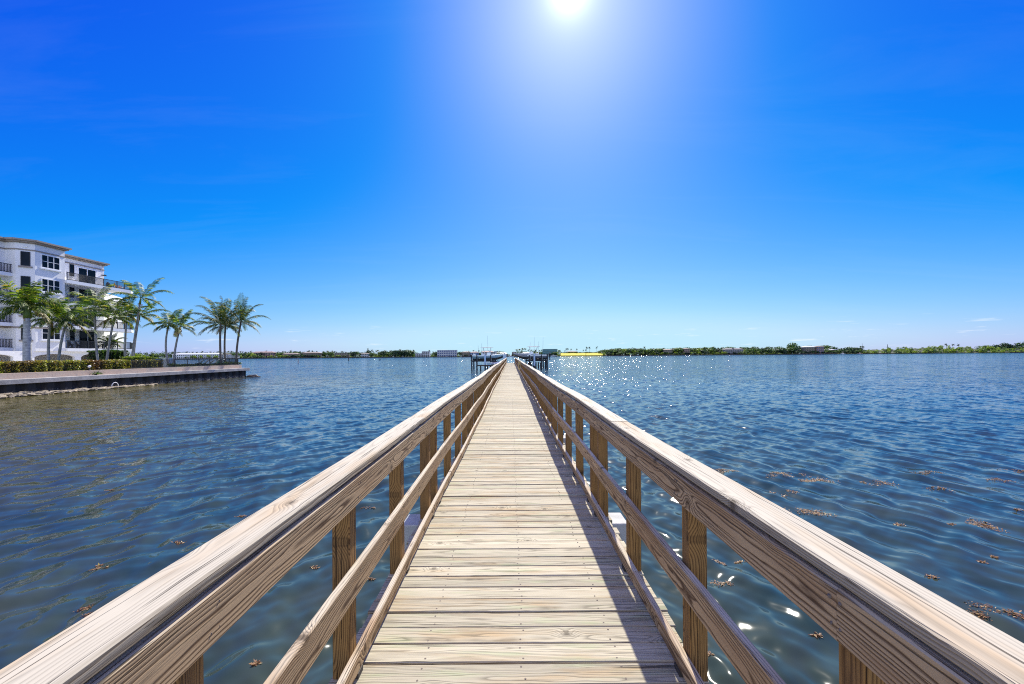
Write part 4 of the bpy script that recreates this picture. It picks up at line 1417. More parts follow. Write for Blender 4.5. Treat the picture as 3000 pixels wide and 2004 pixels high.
def lift(label, xs, sleeves, deckx, seed):
    rng = random.Random(seed)
    t = thing('boat_lift', label, 'boat lift', ((xs[0][0] + xs[2][0]) / 2, YB, 0), 'boat lifts at the pier head')
    for (x, y, top) in xs:
        m = MB(); m.tube([(x, y, -2.0), (x, y, top)], [.15, .14], 10); m.build('piling', M_BLACKPILE, t)
    for (x, y, top) in sleeves:
        m = MB(); m.tube([(x, y, .75), (x, y, top)], .17, 12)
        m.tube([(x, y, top), (x, y, top + .22)], [.18, .02], 12)
        m.build('sleeved_piling', M_SLEEVE, t)
        m = MB(); m.tube([(x, y, -2.0), (x, y, .749)], .15, 10); m.build('piling', M_BLACKPILE, t)
    x0, x1 = min(a[0] for a in xs), max(a[0] for a in xs)
    for y in (YB - 1.2, YB + 1.5):
        m = MB(); m.bb(x0, x1, y - .09, y + .09, 1.62, 1.84); m.build('cradle_beam', M_BLACKPILE, t)
    for y in (YB - .45, YB + .75):
        m = MB(); m.bb(x0 + .6, x1 - .6, y - .1, y + .1, 1.845, 1.97); m.build('bunk', M_DARKWOOD, t)
    for y in (YB - 2.2, YB + 2.6):
        m = MB(); m.bb(x0, x1, y - .1, y + .1, 2.72, 2.90); m.build('top_beam', M_ALU, t)
    for (x, y, top) in xs:
        m = MB(); m.tube([(x + .2, y, 1.8), (x + .2, y, 2.75)], .012, 5); m.build('cable', M_ALU, t)
    a, b = deckx
    m = MB(); m.bb(a, b, YB - 3.3, YB - 2.5, .78, 1.0); m.build('catwalk', M_DARKWOOD, t)
    for i in range(4):
        x = a + (b - a) * (i + .5) / 4
        m = MB(); m.tube([(x, YB - 2.9, -2), (x, YB - 2.9, .775)], .13, 9); m.build('piling', M_BLACKPILE, t)
    m = MB(); m.bb(x0 + .3, x0 + .8, YB - 2.5, YB - 2.0, 2.905, 3.2); m.build('motor_box', M_GEL, t)
    return t
lift('dark boat lift holding the pale blue boat, left of the pier end', [(PXX(1382, YB - 2.2), YB - 2.2, 3.05), (PXX(1397, YB - 2.2), YB - 2.2, 2.95), (PXX(1437, YB - 2.2), YB - 2.2, 2.95), (PXX(1388, YB + 2.6), YB + 2.6, 2.9), (PXX(1452, YB + 2.6), YB + 2.6, 2.9)],
     [(PXX(1421, YB - 2.6), YB - 2.6, 2.85)], (PXX(1398, YB - 3), -1.3), 1)
lift('dark boat lift holding the grey boat, right of the pier end', [(PXX(1551, YB - 2.2), YB - 2.2, 2.9), (PXX(1586, YB - 2.2), YB - 2.2, 2.9), (PXX(1603, YB - 2.2), YB - 2.2, 3.1), (PXX(1541, YB + 2.6), YB + 2.6, 2.0), (PXX(1598, YB + 2.6), YB + 2.6, 2.9)],
     [(PXX(1565.5, YB - 2.6), YB - 2.6, 2.95)], (1.3, PXX(1560, YB - 3)), 2)
rng = random.Random(4)
for i in range(9):
    x = PXX(1541 + 7.2 * i, 91)
    m = MB(); m.tube([(x, 91, -2), (x, 91, 0), (x + rng.uniform(-.06, .06), 91, rng.uniform(1.2, 1.75))], [.17, .16, .14], 9)
    tag(m.build('mooring_piling', M_BLACKPILE, origin=(x, 91, 0)), 'dark piling in the row under the grey boat', 'piling', 'pilings in the row under the grey boat')

# jet ski and dock box by the left catwalk
t = thing('jet_ski', 'small white jet ski parked below the bow of the pale blue boat', 'jet ski', (PXX(1455, 84), 84.6, 1.0))
b0 = Vector((PXX(1455, 84), 84.6, 1.0))
m = MB()
pr = [(-1.35, .30, .20), (-1.1, .48, .34), (-.2, .52, .42), (.6, .46, .48), (1.2, .24, .46), (1.5, .05, .44)]
for i in range(len(pr) - 1):
    (xa, ba, ha), (xb, bb_, hb) = pr[i], pr[i + 1]
    for sgn in (1, -1):
        m.quad((b0.x + xa, b0.y, b0.z), (b0.x + xb, b0.y, b0.z + (.2 if i == 4 else 0)), (b0.x + xb, b0.y + sgn * bb_, b0.z + hb * .6), (b0.x + xa, b0.y + sgn * ba, b0.z + ha * .6))
        m.quad((b0.x + xa, b0.y + sgn * ba, b0.z + ha * .6), (b0.x + xb, b0.y + sgn * bb_, b0.z + hb * .6), (b0.x + xb, b0.y, b0.z + hb + .1), (b0.x + xa, b0.y, b0.z + ha + .1))
m.build('body', M_GEL, t)
m = MB(); m.ell((b0.x - .45, b0.y, b0.z + .60), (.62, .20, .14), 12, 7); m.build('seat', M_DKCH, t, smooth=True)
m = MB(); m.tube([(b0.x + .35, b0.y, b0.z + .5), (b0.x + .15, b0.y, b0.z + .85)], .06, 8); m.tube([(b0.x + .12, b0.y - .38, b0.z + .88), (b0.x + .12, b0.y + .38, b0.z + .88)], .03, 8); m.build('handlebar', M_DKCH, t)
bx = PXX(1433, 83.2)
t = thing('dock_box', 'small pale blue dock box on the left catwalk beside the sleeved piling', 'dock box', (bx, 83.0, 1.0))
m = MB(); m.bb(bx - .42, bx + .42, 82.75, 83.3, 1.002, 1.42); m.build('body', M_GELB, t)
m = MB(); m.bb(bx - .46, bx + .46, 82.7, 83.35, 1.423, 1.52); m.build('lid', M_GEL, t)

# slatted pale cabinet at the end of the left railing
cx0, cx1 = PXX(1473, 86), PXX(1483.5, 86)
t = thing('slatted_cabinet', 'pale blue slatted cabinet with a low peaked top at the end of the left railing', 'cabinet', ((cx0 + cx1) / 2, 86.4, 1.0))
m = MB()
for i in range(6):
    a = cx0 + (cx1 - cx0) * i / 6
    m.bb(a + .008, a + (cx1 - cx0) / 6 - .008, 86.05, 86.09, 1.02, 3.0)
m.bb(cx0 + .02, cx1 - .02, 86.095, 86.75, 1.02, 2.98)
m.build('body', M_SLEEVE, t)
m = MB(); cm = (cx0 + cx1) / 2
m.add([(cx0 - .06, 86.0, 3.003), (cx1 + .06, 86.0, 3.003), (cm, 86.0, 3.28), (cx0 - .06, 86.8, 3.003), (cx1 + .06, 86.8, 3.003), (cm, 86.8, 3.28)], [(0, 1, 2), (5, 4, 3), (0, 3, 4, 1), (1, 4, 5, 2), (2, 5, 3, 0)])
m.build('roof', M_GEL, t)
m = MB(); m.bb(cx0 - .1, cx1 + .1, 85.95, 86.9, .78, 1.0); m.build('base', M_DARKWOOD, t)
m = MB(); m.tube([(cm, 86.4, -2), (cm, 86.4, .779)], .16, 9); m.build('piling', M_BLACKPILE, t)

# new timber box on the right railing
M_NEWWOOD = plain('new_yellow_timber', (0.52, 0.40, 0.17), 0.7, 0.12, 6)
t = thing('timber_box', 'yellow new timber box with a dark slot fixed inside the right railing', 'box', (0.72, 36.1, DECK + .36))
m = MB(); m.bb(.645, .812, 36.0, 36.22, DECK + .36, DECK + .98); m.build('body', M_NEWWOOD, t)
m = MB(); m.bb(.63, .82, 35.985, 36.235, DECK + .982, DECK + 1.01); m.build('lid', M_NEWWOOD, t)
m = MB(); m.bb(.715, .765, 35.985, 35.998, DECK + .50, DECK + .78); m.build('slot', M_IRON, t)

# ladder rails and cleats at the pier's end
m = MB()
for sx in (-.42, .86 - .08):
    m.tube([(PX + sx - .28 if sx < 0 else PX + sx, 86.1, .6), (PX + sx - .28 if sx < 0 else PX + sx, 86.1, DECK + .75)], .03, 8)
m.build('ladder_rail', M_ALU, pier)
# ================================================================== the far shore, 700 m off
SHY = 700.0
M_SHORE = plain('far_shore_soil', (0.06, 0.07, 0.035), 0.95, 0.4, 0.05)
M_BULK = plain('dark_bulkhead', (0.035, 0.03, 0.027), 0.8, 0.3, 0.3)
m = MB()
rng = random.Random(77)
xs = [-1500 + 40 * i for i in range(76)]
pl = [(x, SHY + 2.0 * math.sin(x * 0.013) + rng.uniform(-1.5, 1.5)) for x in xs]
m.poly(pl + [(1500, 1250), (-1500, 1250)], -1.5, 1.15)
tag(m.build('land', M_SHORE), kind='structure')
m = MB()
for i in range(len(pl) - 1):
    (xa, ya), (xb, yb) = pl[i], pl[i + 1]
    if -900 < xa < 330 or rng.random() < .5:
        m.add([(xa, ya - .5, -1.5), (xb, yb - .5, -1.5), (xb, yb - .02, -1.5), (xa, ya - .02, -1.5), (xa, ya - .5, 1.3), (xb, yb - .5, 1.3), (xb, yb - .02, 1.3), (xa, ya - .02, 1.3)],
              [(0, 3, 2, 1), (4, 5, 6, 7), (0, 1, 5, 4), (1, 2, 6, 5), (2, 3, 7, 6), (3, 0, 4, 7)])
tag(m.build('bulkhead', M_BULK), 'low dark bulkhead along the far shore at the waterline', 'seawall')

LEAFA = leafy('far_tree_leaves', [(0.0, (0.014, 0.036, 0.016)), (0.45, (0.045, 0.095, 0.032)), (0.8, (0.10, 0.17, 0.045)), (1.0, (0.20, 0.27, 0.08))], 0.35, 0.6)
LEAFB = leafy('far_yellow_green_leaves', [(0.0, (0.05, 0.09, 0.015)), (0.5, (0.14, 0.21, 0.025)), (1.0, (0.32, 0.38, 0.06))], 0.4, 0.6)
LEAFD = leafy('far_dark_leaves', [(0.0, (0.008, 0.024, 0.014)), (0.6, (0.022, 0.055, 0.028)), (1.0, (0.06, 0.11, 0.045))], 0.3, 0.6)
LEAFY = leafy('far_bright_hedge', [(0.0, (0.16, 0.22, 0.015)), (1.0, (0.42, 0.46, 0.04))], 0.3, 0.6)
FTRUNK = plain('far_trunk', (0.12, 0.10, 0.08), 0.9, 0.2, 1)

def crown_into(m, c, rx, ry, rz, n, q, rng, clumps=11, mi=0):
    cl = []
    for i in range(clumps):
        d = rvec(rng)
        cl.append((Vector((c[0] + d.x * rx * .62, c[1] + d.y * ry * .62, c[2] + d.z * rz * .62)), rng.uniform(.32, .55)))
    for i in range(n):
        cc, k = cl[rng.randrange(clumps)]
        d = rvec(rng)
        p = cc + Vector((d.x * rx * k, d.y * ry * k, d.z * rz * k * .9))
        a = (d + rvec(rng) * .7).normalized()
        u = a.cross(rvec(rng)).normalized()
        v = a.cross(u)
        s = q * rng.uniform(.55, 1.1)
        m.add([p - u * s * .5 - v * s * .3, p + u * s * .5 - v * s * .3, p + u * s * .4 + v * s * .4, p - u * s * .4 + v * s * .4], [(0, 1, 2, 3)], mi)

def broad_mesh(seed, leaf, h=10.0, spread=5.0, n=420):
    rng = random.Random(seed)
    m = MB()
    m.tube([(0, 0, -.3), (rng.uniform(-.2, .2), 0, h * .3), (rng.uniform(-.5, .5), 0, h * .6)], [.32, .24, .12], 6, mi=1)
    for i in range(4):
        a = i * 1.6 + rng.random()
        m.tube([(0, 0, h * .3), (math.cos(a) * spread * .5, math.sin(a) * spread * .5, h * .62)], [.16, .06], 5, mi=1)
    crown_into(m, (0, 0, h * .58), spread, spread, h * .44, n, 1.15, rng, clumps=rng.randint(9, 14))
    o = m.build('broadleaf_tree', [leaf, FTRUNK], recalc=False)
    return o
def fpalm_mesh(seed, h=11.0, L=3.2, nf=13):
    rng = random.Random(seed)
    m = MB()
    lean = rng.uniform(-1.2, 1.2)
    m.tube([(0, 0, -.3), (lean * .35, 0, h * .5), (lean, 0, h)], [.24, .19, .17], 6, mi=1)
    for i in range(nf):
        az = i * 2.4 + rng.uniform(-.2, .2)
        el = R(rng.uniform(-25, 70))
        d = Vector((math.cos(az) * math.cos(el), math.sin(az) * math.cos(el), math.sin(el)))
        p = Vector((lean, 0, h))
        LL = L * rng.uniform(.8, 1.15)
        for k in range(4):
            dd = (d + Vector((0, 0, -1.1 * (k / 3) ** 1.5))).normalized()
            p2 = p + dd * LL / 4
            sd = dd.cross(Vector((0, 0, 1)))
            sd = sd.normalized() if sd.length > .05 else Vector((1, 0, 0))
            w0, w1 = (.35, .6, .55, .38, .06)[k], (.35, .6, .55, .38, .06)[k + 1]
            for s in (-1, 1):
                m.add([p, p2, p2 + sd * s * w1 + Vector((0, 0, -w1 * .6)), p + sd * s * w0 + Vector((0, 0, -w0 * .6))], [(0, 1, 2, 3)], 0)
            p = p2
    return m.build('palm_tree', [LEAFD, FTRUNK], recalc=False)

PROTO = {'a': [broad_mesh(s, LEAFA) for s in (1, 2, 3)], 'b': [broad_mesh(s, LEAFB) for s in (4, 5)], 'd': [broad_mesh(s, LEAFD) for s in (6, 7, 8)],
         'p': [fpalm_mesh(s) for s in (11, 12, 13, 14)]}
USED = set()
def place(kind, px, top, Y, label, group, cat='tree', wide=1.0):
    """a far tree whose top reaches photograph row `top` at column px"""
    src = rng.choice(PROTO[kind])
    if src.name in USED:
        o = src.copy(); COL.objects.link(o)
    else:
        o = src; USED.add(src.name)
    b = W(px, 1045, Y)
    h = max(3.0, W(px, top, Y).z - 1.1)
    base_h = 13.2 if kind == 'p' else 10.6
    s = h / base_h
    o.location = (b.x, Y, 1.12)
    wz = s * rng.uniform(1.25, 1.7) * wide
    if kind == 'p': wz = max(.75, min(1.1, s)) * wide
    o.scale = (wz, wz, s)
    o.rotation_euler = (0, 0, rng.uniform(0, 6.28))
    tag(o, label, cat, group)
    return o

def belt(px0, px1, top0, top1, step, mix, where, wide=1.0, jit=3.0, Y=(712, 745), names=None):
    px = px0
    while px < px1:
        f = (px - px0) / max(1, px1 - px0)
        kind = rng.choice(mix)
        top = top0 + (top1 - top0) * f + rng.uniform(-jit * .4, jit)
        lab = {'a': 'green broadleaf tree %s', 'b': 'yellow-green broadleaf tree %s', 'd': 'dark green broadleaf tree %s', 'p': 'palm tree %s'}[kind] % where
        if kind == 'p': top -= rng.uniform(0, 3)
        place(kind, px + rng.uniform(-step * .3, step * .3), top, rng.uniform(*Y), lab, lab.split(' tree')[0] + 's ' + where, 'palm tree' if kind == 'p' else 'tree', wide)
        px += step * rng.uniform(.75, 1.25)

belt(386, 505, 1034, 1033, 9, 'aadbpp', 'on the far shore left of the long white villa', jit=4)
belt(505, 640, 1031, 1031, 11, 'ppd', 'behind the long white villa', Y=(745, 760), jit=3)
belt(520, 640, 1040, 1040, 17, 'pb', 'in front of the long white villa', Y=(702.5, 706), jit=4)
belt(640, 830, 1033, 1031, 9, 'aabppd', 'between the long villa and the broad-roofed house', jit=4)
belt(690, 830, 1041, 1041, 13, 'ab', 'at the water between the long villa and the broad-roofed house', jit=3, Y=(703, 707))
belt(640, 985, 1029, 1029, 13, 'pp', 'rising over the roofs left of the banyan', Y=(735, 755), jit=3)
belt(830, 985, 1028, 1029, 8, 'ppad', 'around the broad-roofed house', Y=(730, 755), jit=4)
belt(822, 940, 1039.5, 1039.5, 10, 'abd', 'standing before the houses left of the banyan', Y=(702.5, 706), jit=3)
belt(976, 1024, 1040, 1040, 10, 'ab', 'before the flat-roofed beige house', Y=(702.5, 706), jit=3)
belt(1350, 1406, 1038.5, 1038.5, 11, 'ad', 'before the houses left of the boat lift', Y=(702.5, 706), jit=3)
belt(836, 985, 1040, 1040, 15, 'ad', 'at the water in front of the broad-roofed house', Y=(703, 706), jit=4)
belt(985, 1060, 1028, 1030, 9, 'ppa', 'beside the round dark banyan', Y=(735, 755), jit=4)
belt(1080, 1215, 1026, 1024, 7, 'aapdp', 'in the dense grove above the bright hedges', jit=4)
belt(1085, 1210, 1034, 1034, 10, 'daa', 'at the foot of the dense grove', jit=4, Y=(704, 709))
belt(1160, 1214, 1024, 1025, 9, 'dd', 'at the right end of the dense grove', jit=3, wide=1.2)
belt(1258, 1282, 1028, 1028, 9, 'dap', 'between the two modern white houses', jit=3)
belt(1338, 1356, 1029, 1028, 8, 'adp', 'right of the three-storey white house', jit=3)
belt(1355, 1470, 1027, 1027, 8, 'pppd', 'behind the houses left of the boat lift', Y=(735, 755), jit=3)
belt(1398, 1412, 1033, 1033, 7, 'd', 'between the houses left of the boat lift', jit=2)
belt(1454, 1472, 1030, 1029, 8, 'a', 'left of the low gap at the end of the pier', jit=2)
belt(1470, 1515, 1036, 1036, 7, 'dd', 'in the low gap at the end of the pier', jit=2, Y=(760, 800))
belt(1514, 1545, 1021, 1020, 8, 'pp', 'right of the low gap at the end of the pier', jit=3, wide=1.15)
belt(1518, 1592, 1031, 1031, 8, 'abd', 'behind the grey lifted boat', jit=3)
belt(1550, 1590, 1025, 1025, 10, 'p', 'standing behind the grey lifted boat', jit=3)
belt(1594, 1645, 1033, 1028, 8, 'bapa', 'around the teal glass house', jit=4, Y=(703, 708))
belt(1632, 1646, 1024, 1026, 8, 'p', 'between the teal glass house and the yellow bank', jit=3)
for i, (px, tp) in enumerate(((1655, 1026), (1659, 1020), (1664, 1019), (1673, 1021), (1690, 1020), (1709, 1024), (1716, 1023), (1720, 1015), (1727, 1015), (1748, 1014), (1756, 1027))):
    o = place('p', px, tp, 742 + (i % 3) * 3, 'palm tree rising behind the yellow bank', 'palm trees rising behind the yellow bank', 'palm tree', wide=.8)
belt(1762, 2300, 1022, 1019, 6.5, 'aaddpab', 'in the woods right of the yellow bank', jit=6, Y=(712, 730))
belt(1775, 2300, 1019, 1015, 8, 'aadp', 'at the top of the woods right of the yellow bank', jit=5, Y=(740, 765))
belt(1770, 2300, 1031, 1029, 9, 'dab', 'at the waterline of the woods right of the yellow bank', jit=4, Y=(703, 708))
belt(2300, 2360, 1017, 1016, 7, 'aad', 'left of the tower house', jit=5)
place('a', 2325, 1003, 735, 'tall feathery tree left of the tower house, highest on that shore', None, wide=.7)
belt(2355, 2425, 1013, 1012, 8, 'adp', 'behind the tower house', jit=4, Y=(745, 760))
belt(2340, 2425, 1027, 1026, 9, 'da', 'in front of the tower house', jit=3, Y=(703, 707))
belt(2425, 2530, 1019, 1014, 7, 'paadp', 'between the tower house and the mangrove island', jit=5)
belt(2425, 2530, 1025, 1024, 9, 'da', 'at the water left of the mangrove island', jit=3, Y=(703, 707))
# the unbroken wood and scrub that closes the shore behind the single trees
m = MB(); m2 = MB()
r6 = random.Random(15)
for i in range(620):
    px = 380 + 2160 * r6.random()
    if 1474 < px < 1512 or 1640 < px < 1775: continue
    Y = r6.uniform(765, 800)
    x = W(px, 1045, Y).x
    topy = 1030.5 if px < 1500 else 1026.5
    zt = max(3.5, W(px, topy + r6.uniform(-2.0, 3.0), Y).z)
    crown_into(m, (x, Y, 1 + (zt - 1) * .5), 5.0, 3.5, (zt - 1) * .52, 60, 1.5, r6, clumps=7, mi=r6.choice((0, 0, 1)))
tag(m.build('woodland', [LEAFA, LEAFD], recalc=False), kind='stuff')
for i in range(700):
    px = 380 + 2160 * r6.random()
    if 1474 < px < 1512 or 1640 < px < 1775: continue
    Y = r6.uniform(722, 734)
    x = W(px, 1045, Y).x
    h = r6.uniform(1.2, 2.6)
    crown_into(m2, (x, Y, 1 + h * .55), 3.2, 1.6, h * .6, 26, 1.1, r6, clumps=5, mi=r6.choice((0, 0, 1)))
tag(m2.build('undergrowth', [LEAFA, LEAFB], recalc=False), kind='stuff')
# a few single trees
o = place('d', 1042, 1029, 712, 'round dark banyan with a wide dome on the far shore', None, wide=1.7)
place('p', 1078, 1019, 735, 'lone tall palm standing above the roofs by the round banyan', None, 'palm tree', wide=.7)
def pine(px, top, Y, label):
    b = W(px, 1045, Y); h = W(px, top, Y).z - 1.1
    m = MB()
    m.tube([(0, 0, -.2), (0, 0, h)], [.35, .05], 6, mi=1)
    r2 = random.Random(3)
    for k in range(12):
        z = h * (.25 + .72 * k / 11)
        rad = h * .26 * (1 - k / 12.5)
        for i in range(9):
            a = i * .7 + k
            d = Vector((math.cos(a), math.sin(a), .12))
            m.leaf(Vector((0, 0, z)), d.normalized(), Vector((0, 0, 1)), rad * r2.uniform(.8, 1.1), rad * .5)
    o = m.build('pine_tree', [LEAFD, FTRUNK], recalc=False)
    o.location = (b.x, Y, 1.12)
    tag(o, label, 'tree')
pine(2527, 1005, 722, 'slim tiered pine left of the mangrove island')

# bright hedges
def far_hedge(px0, px1, top, label):
    a, b = W(px0, 1045, 703).x, W(px1, 1045, 703).x
    z = W((px0 + px1) / 2, top, 703).z
    m = MB()
    for i in range(int((b - a) * 14)):
        x = a + (b - a) * rng.random()
        p = Vector((x, 703 + rng.uniform(-.8, .8), 1.1 + (z - 1.1) * rng.random() ** .7 * (0.8 + .2 * math.sin(x))))
        u = rvec(rng); v = u.cross(rvec(rng)).normalized()
        m.add([p - u * .4 - v * .3, p + u * .4 - v * .3, p + u * .4 + v * .3, p - u * .4 + v * .3], [(0, 1, 2, 3)])
    tag(m.build('bright_hedge', LEAFY, recalc=False), label, 'hedge')
far_hedge(1098, 1137, 1039.5, 'wide bright yellow-green hedge at the foot of the dense grove')
far_hedge(1163, 1173, 1038, 'small bright yellow-green hedge right of the wide one')

# mangrove island
m = MB()
r2 = random.Random(9)
def mtop(px):
    f = (px - 2528)
    t = 1026 - 15 * (1 - math.exp(-f / 110)) + 2.0 * math.sin(px * .045) + 1.5 * math.sin(px * .11 + 1) + (3.0 if px > 2880 else 0) * min(1, (px - 2880) / 80)
    return t
for i in range(250):
    px = 2526 + 560 * r2.random()
    row = r2.random()
    Y = 702 + 40 * row
    tp = 1031 + (mtop(px) - 1031) * (0.25 + .75 * row) + r2.uniform(-1, 1)
    x = W(px, 1030, Y).x
    zt = max(3.0, W(px, tp, Y).z)
    rz = min(3.2, zt * .55)
    crown_into(m, (x, Y, zt - rz * .9), 3.6, 3.2, rz, 95, 1.1, r2, clumps=7, mi=0 if r2.random() < .68 else 1)
    if zt > 6:
        crown_into(m, (x, Y - 1, zt * .45), 3.4, 2.6, zt * .4, 40, 1.3, r2, clumps=6, mi=1)
tag(m.build('mangroves', [LEAFB, LEAFA], recalc=False), kind='stuff')
m = MB()
pts = [(W(px, 1030, 706).x, px) for px in range(2532, 3110, 12)]
for i in range(len(pts) - 1):
    (xa, pa), (xb, pb) = pts[i], pts[i + 1]
    za, zb = max(1.3, W(pa, mtop(pa) + 3, 738).z - 3), max(1.3, W(pb, mtop(pb) + 3, 738).z - 3)
    m.add([(xa, 706, 1.1), (xb, 706, 1.1), (xb, 738, zb), (xa, 738, za), (xa, 760, 1.1), (xb, 760, 1.1)], [(0, 1, 2, 3), (3, 2, 5, 4)])
tag(m.build('hill', M_SHORE), kind='structure')
for px in (2772, 2790, 2808): place('p', px, 1005.5, 745, 'palm tree topping the mangrove island', 'palm trees topping the mangrove island', 'palm tree', wide=.9)
for px, tp in ((2928, 1004), (2942, 1003.5), (2955, 1006), (2998, 1001)): place('d', px, tp, 748, 'dark tree topping the far right end of the mangrove island', 'dark trees at the right end of the mangrove island')

# yellow bank
m = MB()
a0, b0 = W(1645, 1045, 704).x, W(1772, 1045, 704).x
zb = W(1705, 1033.5, 718).z
m.add([(a0 - 1, 704, 1.1), (b0 + 2, 704, 1.1), (b0 - 3, 718, zb), (a0 + .5, 718, zb), (a0 + .5, 730, zb), (b0 - 3, 730, zb), (b0 + 2, 731, 1.1), (a0 - 1, 731, 1.1)],
      [(0, 1, 2, 3), (3, 2, 5, 4), (1, 6, 5, 2), (0, 3, 4, 7), (4, 5, 6, 7)])
k = NT('yellow_flowering_bank')
f = k.noise(k.geo(), 0.5, 5, .7)
k.set(Base_Color=k.ramp(f, [(0.3, (0.40, 0.36, 0.015)), (0.5, (0.58, 0.50, 0.02)), (0.7, (0.66, 0.60, 0.04))]), Roughness=.9)
M_YEL = k.mat
tag(m.build('yellow_bank', M_YEL), 'smooth bright yellow bank sloping to the water on the far shore', 'bank')
m = MB()
for i in range(900):
    x = a0 + (b0 - 4 - a0) * rng.random()
    p = Vector((x, 718.5 + rng.uniform(-.6, .6), zb + rng.uniform(0, .9 + .5 * math.sin(x * .35))))
    u = rvec(rng); v = u.cross(rvec(rng)).normalized()
    m.add([p - u * .4 - v * .3, p + u * .4 - v * .3, p + u * .4 + v * .3, p - u * .4 + v * .3], [(0, 1, 2, 3)])
tag(m.build('dark_hedge', LEAFD, recalc=False), 'low dark hedge along the top of the yellow bank', 'hedge')
m = MB()
pw = [(b0 - 3.5, 717.5, zb + .3), (b0 + .5, 713, zb * .75), (b0 + 3.5, 706, 1.2)]
for i in range(2):
    (xa, ya, za), (xb, yb, z2) = pw[i], pw[i + 1]
    m.add([(xa, ya, 1.0), (xb, yb, 1.0), (xb, yb, z2), (xa, ya, za), (xa + .8, ya + .5, 1.0), (xb + .8, yb + .5, 1.0), (xb + .8, yb + .5, z2), (xa + .8, ya + .5, za)],
          [(0, 1, 2, 3), (4, 7, 6, 5), (3, 2, 6, 7), (0, 3, 7, 4), (1, 5, 6, 2), (0, 4, 5, 1)])
tag(m.build('retaining_wall', M_STUCCO), 'white sloping retaining wall at the right end of the yellow bank', 'wall')

# ---- houses
M_FARWHITE = plain('far_white_paint', (0.60, 0.60, 0.60), 0.6, 0.06, .5)
M_TERRA = plain('pale_clay_tiles', (0.26, 0.20, 0.16), 0.8, 0.15, .6)
M_GREYROOF = plain('grey_roof', (0.22, 0.20, 0.19), 0.8, 0.15, .6)
M_TAN = plain('tan_stucco', (0.28, 0.23, 0.17), 0.8, 0.08, .5)
M_PINK = plain('pink_stucco', (0.34, 0.23, 0.19), 0.8, 0.08, .5)
M_BLUEW = plain('blue_stucco', (0.16, 0.26, 0.50), 0.8, 0.08, .5)
M_TEAL = plain('teal_glass_wall', (0.03, 0.16, 0.19), 0.15, 0.25, .4)
M_BLUEG = plain('blue_glass', (0.02, 0.05, 0.17), 0.12, 0.3, .5)
M_FG = plain('far_dark_glass', (0.015, 0.02, 0.03), 0.12, 0.3, .5)

def house(px0, px1, top, label, floors, cols, wall, roofm, hip=True, Y=708.0, depth=9.0, glass=None, eave=1.0, roofh=None, name='house', wfill=.55, base=1.12, door=True):
    x0, x1 = W(px0, 1045, Y).x, W(px1, 1045, Y).x
    zt = W((px0 + px1) / 2, top, Y).z
    rh = roofh if roofh is not None else (min(2.2, (x1 - x0) * .12) if hip else .35)
    ze = zt - rh
    t = thing(name, label, 'house', ((x0 + x1) / 2, Y, base))
    m = MB(); m.bb(x0, x1, Y, Y + depth, base, ze)
    m.build('wall', wall, t)
    m = MB()
    if hip:
        e = eave
        c = min(depth / 2, (x1 - x0) / 2) * .9
        ym = Y + depth / 2
        m.add([(x0 - e, Y - e, ze + .003), (x1 + e, Y - e, ze + .003), (x1 + e, Y + depth + e, ze + .003), (x0 - e, Y + depth + e, ze + .003), (x0 - e, Y - e, ze + .25), (x1 + e, Y - e, ze + .25), (x1 + e, Y + depth + e, ze + .25), (x0 - e, Y + depth + e, ze + .25), (x0 + c, ym, zt), (x1 - c, ym, zt)],
              [(0, 3, 2, 1), (0, 1, 5, 4), (1, 2, 6, 5), (2, 3, 7, 6), (3, 0, 4, 7), (4, 5, 9, 8), (6, 7, 8, 9), (5, 6, 9), (7, 4, 8)])
    else:
        m.bb(x0 - .3, x1 + .3, Y - .4, Y + depth + .3, ze + .003, zt)
    m.build('roof', roofm, t)
    fh = (ze - base) / floors
    cw = (x1 - x0) / cols
    for f in range(floors):
        for c in range(cols):
            a, b = x0 + cw * (c + .5 - wfill / 2), x0 + cw * (c + .5 + wfill / 2)
            za, zb_ = base + fh * f + fh * (.10 if f == 0 else .22), base + fh * (f + 1) - fh * .18
            m = MB(); m.bb(a, b, Y - .06, Y - .004, za, zb_)
            m.build('window', glass or M_FG, t)
        if f > 0:
            m = MB(); m.bb(x0 - .2, x1 + .2, Y - .8, Y - .065, base + fh * f - .12, base + fh * f + .12)
            m.build('balcony', wall, t)
    return t
house(505, 640, 1034, 'long white two-storey villa on the far shore behind the loungers', 2, 22, M_WHITE, M_FARWHITE, Y=710, depth=14, wfill=.5, roofh=2.6)
house(650, 668, 1036, 'small white house right of the long villa', 2, 4, M_FARWHITE, M_TERRA, Y=709)
house(669, 692, 1042, 'low white pavilion right of the small white house', 1, 7, M_FARWHITE, M_FARWHITE, hip=False, Y=706)
house(740, 800, 1029.5, 'wide house with a pale pink hip roof among the far trees', 2, 8, M_PINK, M_PINK, Y=735)
house(828, 870, 1034, 'grey-roofed house left of the broad-roofed house', 2, 7, M_TAN, M_TERRA, Y=709)
house(887, 935, 1031, 'broad-roofed beige house with shaded verandas on the far shore', 3, 9, M_TAN, M_TERRA, Y=709, eave=2.0, wfill=.7)
house(980, 1020, 1033.5, 'flat-roofed beige house left of the round banyan', 2, 8, M_TAN, M_GREYROOF, hip=False, Y=711)
house(1058, 1078, 1034, 'dark-windowed white house right of the round banyan', 2, 4, M_FARWHITE, M_TERRA, Y=709, wfill=.7)
house(1216, 1236, 1035, 'stepped white house with terraces, lower block', 2, 4, M_FARWHITE, M_FARWHITE, hip=False, Y=707, wfill=.7)
house(1236.5, 1258, 1029, 'stepped white house with terraces, taller block', 3, 4, M_FARWHITE, M_FARWHITE, hip=False, Y=709, wfill=.7)
